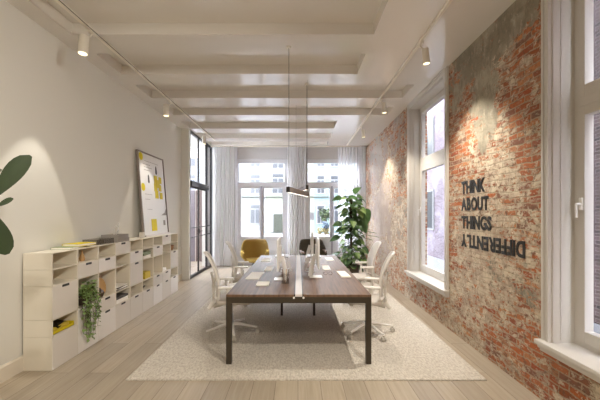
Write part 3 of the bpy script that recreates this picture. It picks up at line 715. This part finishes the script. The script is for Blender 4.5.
b_ = B(-.06, .06, -.08, .08, 0, .05, bev=.003).build('storage_box', 'paper'); b_.location = (SX-.1, yc, z); tag(b_, 'small white box in the tall cubby of the eighth shelf column', 'box')
yc, z = cell_floor(8, 1)
bk_ = thing('basket', 'brown woven basket in the cubby at the far end of the shelf', 'basket', (SX-.12, yc, z)); o = MB(); o.lathe([(.08, 0), (.10, .05), (.105, .10), (.097, .10), (.09, .02)], 0, 0, 22); o.build('bowl', mat('wicker', lin(150, 112, 72), .8, bump=.8, scale=120, var=.3), bk_, smooth=True)

# things on the shelf top
def book(name, m, dims, loc, rz, label, cat='book', grp=None):
    t = thing(name, label, cat, loc, rz, grp); a, b, c_ = dims
    B(-a/2+.004, a/2-.004, -b/2+.004, b/2-.004, .003, c_-.003).build('pages', 'paper', t); q = MB(); q.box(-a/2, a/2, -b/2, b/2, 0, .003); q.box(-a/2, a/2, -b/2, b/2, c_-.003, c_); q.box(-a/2, -a/2+.003, -b/2, b/2, 0, c_); q.build('cover', m, t); return t
TZ = 1.2
book('book', 'greenb', (.22, .34, .022), (-2.68, 3.98, TZ), .12, 'grey-green book lying under the yellow book on the shelf top')
book('book', 'yellow', (.21, .30, .026), (-2.65, 4.13, TZ+.022), -.12, 'bright yellow book lying on the shelf top near its front end')
ac = thing('acrylic_tray', 'clear shallow tray on the shelf top behind the yellow book', 'tray', (-2.66, 4.54, TZ)); q = MB(); q.box(-.1, .1, -.19, .19, 0, .006); q.box(-.1, -.094, -.19, .19, 0, .07); q.box(.094, .1, -.19, .19, 0, .07); q.box(-.1, .1, -.19, -.184, 0, .07); q.box(-.1, .1, .184, .19, 0, .07); q.build('tray', 'clear', ac)
b_ = B(-.12, .12, -.17, .17, 0, .055, bev=.003).build('storage_box', 'grey'); b_.location = (-2.65, 4.93, TZ); tag(b_, 'grey flat box, lower of the two on the shelf top', 'box')
b_ = B(-.115, .115, -.165, .165, 0, .05, bev=.003).build('storage_box', 'grey'); b_.location = (-2.65, 4.93, TZ+.055); b_.rotation_euler = (0, 0, .03); tag(b_, 'grey flat box, upper of the two, under the white figurine', 'box')
fg = MB(); fg.tube([(-.03, 0, 0), (-.03, 0, .09), (0, 0, .13), (.03, 0, .10), (.03, 0, .05), (0, .02, .03), (-.02, .04, .0)], .009, 10); fg.tube([(.03, 0, .10), (.04, 0, .16), (.03, 0, .17)], .008, 8); v_ = fg.build('figurine', 'white', smooth=True); v_.location = (-2.62, 4.90, TZ+.105); tag(v_, 'white looped figurine standing on the grey boxes', 'figurine')
o = MB(); o.lathe([(.035, 0), (.043, .05), (.045, .10), (.040, .10), (.036, .02)], 0, 0, 20); v_ = o.build('cup', 'pot', smooth=True); v_.location = (-2.58, 5.62, TZ); tag(v_, 'cream cup in front of the lower left corner of the leaning board', 'cup')

# trailing plant
def leaf(mb, base, d, up, L_, W, droop=.3, fold=.15, n=6, shape=None):
    d = Vector(d).normalized(); up = Vector(up); s_ = d.cross(up)
    if s_.length < .05: s_ = d.cross(Vector((1, 0, 0)))
    s_.normalize(); u = s_.cross(d).normalized(); base = Vector(base); rows = []
    for i in range(n+1):
        t = i/n; wd = (shape(t) if shape else math.sin(PI*min(1, t*1.02+.02))**.8)*W/2
        c = base+d*L_*t*(1-.15*droop*t) - u*L_*droop*t*t
        rows.append([c-s_*wd+u*wd*fold*2, c-s_*wd*.5+u*wd*fold*.6, c, c+s_*wd*.5+u*wd*fold*.6, c+s_*wd+u*wd*fold*2])
    mb.grid(rows)
yc, z = cell_floor(1, 2)
tp = thing('trailing_plant', 'leafy green plant trailing out of a shelf cubby', 'plant', (SX-.08, yc-.03, z))
o = MB(); o.lathe([(.05, 0), (.07, .05), (.075, .12), (.068, .12), (.06, .1)], 0, 0, 24); o.build('pot', 'darkpot', tp, smooth=True)
MB().lathe([(.062, 0), (.062, .012)], 0, 0, 20, .095).build('soil', 'soil', tp)
fo = MB(); vn = MB(); rnd = random.Random(3)
for k in range(26):
    a = rnd.uniform(-.5*PI, .5*PI); tl = rnd.uniform(.16, .5); y_off = rnd.uniform(-.16, .15)
    pts = [Vector((0, 0, .11)), Vector((.05+.05*math.cos(a), y_off*.5, .17+rnd.uniform(0, .06))), Vector((.10+rnd.uniform(0, .05), y_off, .10)), Vector((.12+rnd.uniform(0, .04), y_off*1.1, .10-tl*.5)), Vector((.105+rnd.uniform(0, .03), y_off*.9+.03, .08-tl))]
    vn.tube(pts, .0022, 4)
    for j in range(14):
        q = j/13*3.99; i_ = int(q); f_ = q-i_; p = pts[i_].lerp(pts[min(4, i_+1)], f_)
        leaf(fo, p, (rnd.uniform(-.2, 1), rnd.uniform(-1, 1), rnd.uniform(-.8, .5)), (rnd.uniform(-.2, .8), rnd.uniform(-.3, .3), 1), rnd.uniform(.035, .055), rnd.uniform(.026, .038), .3, .1, 3)
for k in range(130):
    leaf(fo, (rnd.uniform(-.04, .13), rnd.uniform(-.15, .15), rnd.uniform(.10, .25)), (rnd.uniform(-.3, 1), rnd.uniform(-1, 1), rnd.uniform(-.3, .8)), (0, 0, 1), rnd.uniform(.04, .06), .04, .3, .1, 3)
fo.build('foliage', mat('ivy_leaf_green', lin(124, 148, 84), .45, var=.4, scale=25), tp, smooth='all'); vn.build('vines', 'stem', tp)

# ------------------------------------------------------------------ leaning pin board
bd = thing('pinboard', 'white framed board with yellow notes leaning on the wall on top of the shelf', 'board', (-2.66, 6.42, TZ))
HB, WB = 1.52, 1.12
tilt = math.atan2(.12, 1.5)
MX = Matrix.Rotation(-tilt, 4, 'Y')
def bdp(mb, name, m, par=None, **k): bmesh.ops.transform(mb.bm, matrix=MX, verts=mb.bm.verts); return mb.build(name, m, par or bd, **k)
bdp(B(-.012, .0, -WB/2+.02, WB/2-.02, .02, HB-.02), 'panel', 'white')
q = MB(); q.box(-.02, .016, -WB/2, -WB/2+.022, 0, HB); q.box(-.02, .016, WB/2-.022, WB/2, 0, HB); q.box(-.02, .016, -WB/2+.022, WB/2-.022, 0, .022); q.box(-.02, .016, -WB/2+.022, WB/2-.022, HB-.022, HB); bdp(q, 'board_frame', mat('board_frame_taupe', lin(140, 128, 122), .5))
bdp(B(.016, .05, -WB/2, WB/2, .0, .03), 'pen_ledge', 'chan')
def px2b(x, y): # picture position on the board (fractions): x 0..1 along its width, y 0..1 from its top
    return (-WB/2+WB*x, HB*(1-y))
k_ = 0
for (fx, fy, s_, m_) in ((.62, .27, .15, 'yellow'), (.80, .27, .13, 'yellow'), (.60, .37, .15, 'yellow'), (.77, .37, .13, 'yellow'), (.62, .46, .15, 'yellow'), (.80, .47, .13, 'yellow'), (.70, .32, .16, 'yellow'), (.42, .84, .22, 'yellow')):
    a, z_ = px2b(fx, fy+.03); k_ += 1; bdp(B(.001, .003+.0004*k_, a-s_/2, a+s_/2, z_-s_/2, z_+s_/2), 'sticky_note', m_)
for (fx, fy, r) in ((.12, .06, .07), (.12, .42, .07)):
    a, z_ = px2b(fx, fy); bdp(MB().cyl((.001, a, z_), (.005, a, z_), r, seg=24), 'round_note', 'yellow')
for (fx, fy) in ((.34, .33), (.66, .20)):
    a, z_ = px2b(fx, fy); o = MB(); o.prism([(a+.04*math.cos(t*PI/8)*(1 if math.sin(t*PI/8) < 0 else .8), z_+(.05 if math.sin(t*PI/8) < 0 else .11)*math.sin(t*PI/8)) for t in range(16)], 'X', .001, .004); bdp(o, 'printed_drop', 'dgrey')
a, z_ = px2b(.86, .72); o = MB(); o.prism([(a-.13, z_-.05), (a+.13, z_-.05), (a+.13, z_+.09), (a+.04, z_)], 'X', .001, .004); bdp(o, 'printed_chart', 'grey')
for (fx, fy, ww, hh) in ((.3, .14, .3, .008), (.35, .175, .32, .008), (.3, .21, .25, .008), (.5, .10, .6, .006), (.3, .5, .3, .006), (.25, .56, .2, .006), (.85, .85, .1, .1), (.3, .68, .2, .006)):
    a, z_ = px2b(fx, fy); bdp(B(.001, .0025, a-ww/2, a+ww/2, z_-hh/2, z_+hh/2), 'printed_line', 'grey')

# ------------------------------------------------------------------ wall lettering
def word(txt, y_left, ztop, cap, width, label, flip=False):
    t = thing('wall_lettering', label, 'lettering', (XR-.001, y_left, ztop-cap), 0, 'words on the brick wall')
    data = []; x = 0
    for ch in txt:
        cu = bpy.data.curves.new('glyph', 'FONT'); cu.body = ch; cu.size = 1; cu.offset = .032; cu.extrude = .02; cu.resolution_u = 4
        ob = bpy.data.objects.new('glyph', cu); C.objects.link(ob); bpy.context.view_layer.update()
        me = bpy.data.meshes.new_from_object(ob.evaluated_get(bpy.context.evaluated_depsgraph_get())); bpy.data.objects.remove(ob)
        xs_ = [v.co.x for v in me.vertices]; ys_ = [v.co.y for v in me.vertices]
        x0_, x1_ = min(xs_), max(xs_); wch = x1_-x0_
        data.append((me, x0_, x, wch, min(ys_), max(ys_))); x += wch+.075
    tot = x-.075; sx = width/tot
    for ch, (me, x0_, xo, wch, ylo, yhi) in zip(txt, data):
        for v in me.vertices:
            u = (v.co.x-x0_+xo)*sx; h_ = (v.co.y-ylo)/(yhi-ylo)*cap; d = (v.co.z+.02)*.15
            if flip: u = width-u; h_ = cap-h_
            v.co = Vector((-d, -u, h_))
        o = bpy.data.objects.new('letter', me); C.objects.link(o); o.parent = t; me.materials.clear(); me.materials.append(M['letter'])
    return t
word('THINK', 4.355, 2.01, .158, .54, 'black word THINK, the top line of the lettering on the brick wall')
word('ABOUT', 4.36, 1.80, .158, .62, 'black word ABOUT, the second line of the lettering on the brick wall')
word('THINGS', 4.355, 1.575, .158, .67, 'black word THINGS, the third line of the lettering on the brick wall')
word('DIFFERENTLY', 4.365, 1.347, .158, 1.225, 'black upside-down word DIFFERENTLY, the lowest line on the brick wall', True)

# ------------------------------------------------------------------ track lighting
def track(x, y0, y1, label):
    t = MB(); t.box(x-.017, x+.017, y0, y1, H-.03, H); t.box(x-.006, x+.006, y0, y1, H-.0305, H-.0295); o = t.build('light_track', 'lamp'); tag(o, label, 'light track', 'ceiling light tracks')
    B(x+.0171, x+.0185, y0, y1, H-.022, H-.012).build('groove', 'dgrey', o)
    return o
track(-2.30, -1.3, 9.4, 'white ceiling light track along the left wall'); track(1.456, -1.3, 10.1, 'white ceiling light track along the brick wall')
def spot(x, y, lx, ly, label, power=None, size=54, hl=.17, hr=.04, blend=.12, tx=0, ty=0, lamp_only=False):
    t = thing('spotlight', label, 'spotlight', (x, y, H-.03), 0, 'track spotlights')
    a = MB(); a.box(-.02, .02, -.06, .06, -.022, 0, .004); a.build('adapter', 'lamp', t)
    y_ = MB(); y_.tube([(0, 0, -.02), (lx*.2, ly*.2, -.05), (lx*.9, ly*.9, -.10), (lx, ly, -.14)], .008, 8); y_.build('arm', 'lamp', t, smooth=True)
    d = Vector((tx, ty, -1)).normalized(); c = Vector((lx, ly, -.17)); p0 = c-d*hl*.5; p1 = c+d*hl*.5
    h_ = MB(); h_.cyl(p0, p1, hr, hr, 22); ho = h_.build('housing', 'lamp', t, smooth=True)
    MB().cyl(p1, p1+d*.004, hr*.86, seg=22).build('lens', 'lens', ho)
    ld = bpy.data.lights.new('spot_beam', 'SPOT'); ld.energy = power or SPOT_W; ld.color = SPOT_COL; ld.spot_size = math.radians(size); ld.spot_blend = blend; ld.shadow_soft_size = .03
    lo = bpy.data.objects.new('spot_beam', ld); C.objects.link(lo); lo.parent = t; lo.location = p1+d*.03; lo.rotation_euler = d.to_track_quat('-Z', 'Y').to_euler()
for i, (y, lab) in enumerate(((3.80, 'white spotlight on the left track, nearest to the camera'), (6.15, 'white spotlight on the left track above the leaning board'), (8.6, 'white spotlight on the left track near the glazed doors'))):
    spot(-2.30, y, -.06, -.06, lab, tx=-.02, ty=-.10 if y < 4 else 0, size=50, hl=.2, hr=.05)
for i, (y, lab) in enumerate(((4.05, 'lit spotlight on the right track, nearest, above the lettering'), (6.0, 'spotlight on the right track beside the further window'), (7.9, 'spotlight on the right track near the far curtains'))):
    spot(1.456, y, .05, -.04, lab, tx=.10, size=100, blend=.75, power=100 if y < 5 else 80)
for x, y in ((-2.3, 1.0), (1.456, 1.2), (-2.3, -.6), (1.456, -.6)):  # unseen wide lamps added to the tracks to fill the shelf and left wall
    spot(x, y, 0, 0, 'added unseen fill spotlight on the %s track, %s camera' % ('left' if x < 0 else 'right', 'behind the' if y < 0 else 'just ahead of the'), tx=.05 if x < 0 else -.9, size=140, blend=.9, ty=.35, power=35 if x < 0 else 120)

# ------------------------------------------------------------------ linear pendants
def pendant(p0, p1, label):
    t = thing('pendant_lamp', label, 'pendant lamp', p0, 0, 'linear pendant lamps over the desk'); p0, p1 = Vector(p0), Vector(p1); d = p1-p0; L_ = d.length; a = math.atan2(d.y, d.x)-PI/2
    R = Matrix.Rotation(a, 4, 'Z')
    B(-.018, .018, .0, L_, -.033, .033, bev=.002, seg=1, mtx=R).build('body', 'lampbody', t); B(-.019, .019, -.03, .001, -.034, .034, mtx=R).build('end_cap', 'lampend', t); B(-.019, .019, L_-.001, L_+.012, -.034, .034, mtx=R).build('end_cap', 'lampend', t)
    B(-.015, .015, .01, L_-.01, -.0365, -.0325, mtx=R).build('diffuser', 'led', t)
    for q in (0.02, L_-.02):
        e = R @ Vector((0, q, 0)); MB().cyl((e.x, e.y, .033), (e.x, e.y, H-p0.z), .0035 if q < .1 else .0015, seg=6).build('suspension_wire', 'cable', t)
    e = R @ Vector((0, .02, 0)); MB().cyl((e.x, e.y, H-p0.z-.015), (e.x, e.y, H-p0.z), .03, seg=16).build('ceiling_cup', 'lamp', t)
pendant((-.117, 4.17, 1.90), (.152, 5.25, 1.90), 'long dark brown linear pendant lamp with its near end on the left')
pendant((.142, 5.37, 2.02), (-.04, 6.45, 2.02), 'grey linear pendant lamp behind, its black near end on the right')

# ------------------------------------------------------------------ desk things
TD = RZ+DZ
def monitor(x, y, face, label):
    """thin all-in-one, screen facing local -X (face=-1) or +X; seen from its edge"""
    t = thing('monitor', label, 'monitor', (x, y, TD), 0 if face > 0 else PI, 'white all-in-one computers on the desk')
    s_ = MB(); s_.box(-.012, .012, -.27, .27, .14, .53, .006); s_.box(-.03, -.012, -.12, .12, .24, .44, .008); s_.build('housing', 'white', t, smooth=True)
    B(.0122, .0135, -.26, .26, .20, .52).build('screen', 'screen', t)
    f_ = MB(); f_.box(-.11, .06, -.09, .09, 0, .008, .003); f_.tube([(-.10, 0, .008), (-.075, 0, .16), (-.035, 0, .30)], [.010, .010, .010], 8, 3); f_.build('stand', 'white', t, smooth=True)
    return t
monitor(-.25, 4.45, -1, 'white all-in-one computer seen edge-on, nearest on the left half of the desk')
monitor(.265, 4.62, 1, 'white all-in-one computer seen edge-on, nearest on the right half of the desk')
monitor(.25, 6.0, 1, 'white all-in-one computer, further on the right half of the desk')
def laptop_stand(x, y, sg, label1, label2):
    t = thing('laptop_stand', label1, 'laptop stand', (x, y, TD)); s_ = MB()
    for dy in (-.1, .1): s_.tube([(0, dy, .005), (sg*.06, dy, .14), (sg*.13, dy, .33)], .006, 8); s_.tube([(0, dy, .005), (sg*.16, dy, .005)], .006, 8)
    s_.box(min(sg*.02, sg*.24), max(sg*.02, sg*.24), -.14, .14, .205, .211, .002); s_.build('stand_frame', 'white', t, smooth=True)
    l = thing('laptop', label2, 'laptop', (x+sg*.14, y, TD+.2115)); B(-.10, .10, -.15, .15, 0, .010, bev=.003).build('keyboard_half', 'alu', l); B(-.10, .10, -.15, .15, .0105, .017, bev=.002).build('screen_half', 'alu', l)
laptop_stand(-.10, 5.15, -1, 'thin white laptop stand on the left half of the desk', 'silver closed laptop raised on the stand on the left half of the desk')
laptop_stand(.095, 5.13, 1, 'thin white laptop stand on the right half of the desk', 'silver closed laptop raised on the stand on the right half of the desk')
def sheet(x0, x1, y0, y1, h_, label, name='notebook', m='paper', rz=0, grp='notebooks and papers on the desk'):
    o = MB(); o.box(-(x1-x0)/2, (x1-x0)/2, -(y1-y0)/2, (y1-y0)/2, 0, h_, .001, 1); q = o.build(name, m); q.location = ((x0+x1)/2, (y0+y1)/2, TD); q.rotation_euler = (0, 0, rz); tag(q, label, name.replace('_', ' '), grp); return q
sheet(-.50, -.35, 4.02, 4.22, .016, 'white notebook nearest on the left half of the desk', rz=.0)
sheet(-.68, -.50, 4.42, 4.95, .010, 'white open papers on the left edge of the desk, behind the nearest notebook', 'papers', rz=-.04)
sheet(-.67, -.50, 6.05, 6.5, .012, 'white notebook far back on the left half of the desk')
sheet(.57, .70, 4.55, 5.0, .016, 'white notebook on the right half of the desk near the chairs', rz=.05)
sheet(.52, .66, 6.15, 6.6, .012, 'white notebook far back on the right half of the desk')
def keyboard(x, y, label):
    t = thing('keyboard', label, 'keyboard', (x, y, TD)); B(-.06, .06, -.21, .21, 0, .012, bev=.003).build('case', 'white', t); m_ = MB()
    for i in range(5):
        for j in range(14): m_.box(-.052+i*.021, -.034+i*.021, -.2+j*.0286, -.175+j*.0286, .012, .015)
    m_.build('keys', 'paper', t)
keyboard(-.45, 5.25, 'white keyboard on the left half of the desk'); keyboard(.44, 5.35, 'white keyboard on the right half of the desk')
def mug(x, y, m, label):
    o = MB(); o.lathe([(.03, 0), (.038, .04), (.038, .085), (.034, .085), (.03, .01)], 0, 0, 20); o.tube([(.036, 0, .07), (.06, 0, .06), (.06, 0, .03), (.036, 0, .02)], .005, 6); q = o.build('mug', m, smooth=True); q.location = (x, y, TD); tag(q, label, 'mug')
ph_ = thing('pencil_holder', 'clear box of pencils standing beside the channel on the left half of the desk', 'pencil holder', (-.155, 4.20, TD)); q = MB(); q.box(-.045, .045, -.045, .045, 0, .006); q.box(-.045, -.042, -.045, .045, 0, .12); q.box(.042, .045, -.045, .045, 0, .12); q.box(-.045, .045, -.045, -.042, 0, .12); q.box(-.045, .045, .042, .045, 0, .12); q.build('holder', 'clear', ph_)
for i, (dx, dy, lx_, m_) in enumerate(((-.02, 0, -.02, 'brownleather'), (.0, .02, .01, 'wood'), (.02, -.02, .02, 'dwood'), (.01, .01, -.015, 'white'))):
    q = MB(); q.tube([(0, 0, 0), (lx_, .01, .16)], .005, 6); o = q.build('pencil', m_); o.location = (-.155+dx*.8, 4.20+dy*.8, TD+.007); tag(o, ['brown pencil, leftmost in the clear box', 'light wooden pencil at the back of the clear box', 'dark pencil at the front right of the clear box', 'white pen in the middle of the clear box'][i], 'pencil', 'pencils in the clear box')
gl = thing('eyeglasses', 'brown-rimmed glasses lying between keyboard and screen on the right half', 'glasses', (.42, 4.75, TD)); q = MB()
for s_ in (-.035, .035): q.tube([(s_+.026*math.cos(a*PI/6), 0, .025+.02*math.sin(a*PI/6)) for a in range(13)], .0025, 6)
for s_ in (-.06, .06): q.tube([(s_, 0, .03), (s_, .12, .015), (s_, .14, .004)], .0025, 6)
q.build('rims', 'brownleather', gl)

# ------------------------------------------------------------------ tall plant by the right french window
pl = thing('potted_plant', 'tall leafy green potted plant with a dark stake in the far right corner', 'plant', (1.36, 8.7, 0))
o = MB(); o.lathe([(.15, 0), (.19, .06), (.21, .30), (.19, .30), (.18, .26)], 0, 0, 30); o.build('pot', 'darkpot', pl, smooth=True); MB().lathe([(.18, 0), (.18, .02)], 0, 0, 24, .25).build('soil', 'soil', pl)
MB().tube([(0, 0, .3), (.0, 0, 1.0), (-.01, 0, 2.0)], [.035, .033, .03], 10).build('moss_pole', mat('moss_pole_brown', lin(54, 46, 32), .95, bump=1, scale=60), pl, smooth=True)
rnd = random.Random(21); F1, F2, ST = MB(), MB(), MB()
heart = lambda t: (math.sin(PI*t**.62)**.85)*1.0
def big_leaf(F, z, a, reach, L_, W, rise=.1):
    b_ = Vector((reach*math.cos(a), reach*math.sin(a)*.8, z+rise)); ST.tube([(0, 0, z-.05), b_*.5+Vector((0, 0, z*.5+.04)), b_], .006, 5)
    leaf(F, b_, (math.cos(a), math.sin(a), rnd.uniform(-.7, .2)), (rnd.uniform(-.3, .3), rnd.uniform(-.9, -.1), 1), L_, W, rnd.uniform(.2, .5), .12, 7, heart)
for k in range(170):
    z = .42+1.55*rnd.random()**1.15; a = rnd.uniform(0, 2*PI); wdt = 1.0 if z < 1.0 else .75
    big_leaf(F1 if rnd.random() < .55 else F2, z, a, rnd.uniform(.06, .34)*wdt, rnd.uniform(.16, .27), rnd.uniform(.11, .18))
for k in range(34):
    big_leaf(F1 if k % 2 else F2, rnd.uniform(.28, .5), rnd.uniform(PI*.95, PI*2.05), rnd.uniform(.14, .3), rnd.uniform(.16, .24), rnd.uniform(.11, .16), rnd.uniform(-.05, .08))
for (x, z, L_, W, dx, dz) in ((-.30, 2.02, .28, .20, -.9, -.1), (.06, 2.12, .26, .2, .4, .5), (-.1, 1.98, .22, .18, .3, .2), (.16, 2.1, .22, .13, .5, -.4), (-.3, 1.35, .26, .22, -.9, 0), (-.36, 1.02, .3, .2, -1, -.2)):
    b_ = Vector((x*.4, -.05, z)); ST.tube([(0, 0, z-.2), b_*1.0, b_+Vector((x*.4, 0, 0))], .006, 5); leaf(F1, b_+Vector((x*.4, 0, 0)), (dx, -.2, dz), (0, -.8, 1), L_, W, .3, .1, 7, heart)
for (x, z) in ((.26, 1.58), (.36, 1.45), (.24, 1.35), (.38, 1.62), (.3, 1.3)): # the big dark leaves on the right
    leaf(F1, (x, -.08, z+.12), (rnd.uniform(-.2, .3), -.3, -1), (0, -1, .2), .34, .17, .15, .08, 7, heart); ST.tube([(0, 0, z-.25), (x*.6, -.03, z-.05), (x, -.08, z+.12)], .007, 5)
for (x, z) in ((.6, 1.12), (.66, 1.02), (.5, .95)): # stalks reaching right
    ST.tube([(0, 0, .8), (x*.5, 0, z+.05), (x, -.05, z)], .007, 5); leaf(F1, (x-.05, -.05, z), (1, 0, -.1), (0, -.3, 1), .12, .05, .2, .1, 4)
F1.build('foliage', 'leaf', pl, smooth='all'); F2.build('young_foliage', 'leaf3', pl, smooth='all', label='lighter young leaves'); ST.build('stems', mat('green_stem', lin(84, 104, 58), .5), pl)

# ------------------------------------------------------------------ fiddle-leaf fig at the left edge
ff = thing('fiddle_leaf_fig', 'large fiddle-leaf fig whose broad dark leaves reach in at the left edge', 'plant', (-2.42, 2.45, 0))
o = MB(); o.lathe([(.14, 0), (.18, .05), (.20, .34), (.185, .34), (.18, .31)], 0, 0, 30); o.build('pot', 'pot', ff, smooth=True); MB().lathe([(.18, 0), (.18, .02)], 0, 0, 24, .3).build('soil', 'soil', ff)
MB().tube([(0, 0, .3), (.02, 0, .8), (-.01, 0, 1.3), (.0, 0, 2.1)], [.025, .022, .018, .012], 10).build('trunk', 'stem', ff, smooth=True)
fid = lambda t: (.25+.75*t**.8)*math.sin(PI*min(1, .12+.88*t)**1.0)**.5 if t < .999 else .12
def fleaf(b_, d, up, L_, W, droop=.1):
    q = MB(); leaf(q, b_, d, up, L_, W, droop, .1, 9, fid); q.tube([(0, 0, b_[2]-.08), b_], .006, 6); q.build('leaf', 'leaf2', ff, smooth='all')
fleaf((.27, -.03, 1.73), (.60, 0, .80), (0, -1, .15), .37, .22)
fleaf((.27, -.02, 1.655), (.9, -.1, .45), (0, -1, .4), .13, .07)
fleaf((.24, -.05, 1.62), (.33, 0, -.94), (.15, -1, .1), .33, .25)
for (a, z, e) in ((2.3, 1.2, .2), (3.6, 1.5, .3), (1.6, 1.9, .5), (-2.2, 2.0, .6), (2.9, .95, .1), (-1.3, 1.0, -.1)):
    fleaf((.05*math.cos(a), .05*math.sin(a), z), (math.cos(a)*.8, math.sin(a), e), (0, 0, 1), .27, .2, .3)
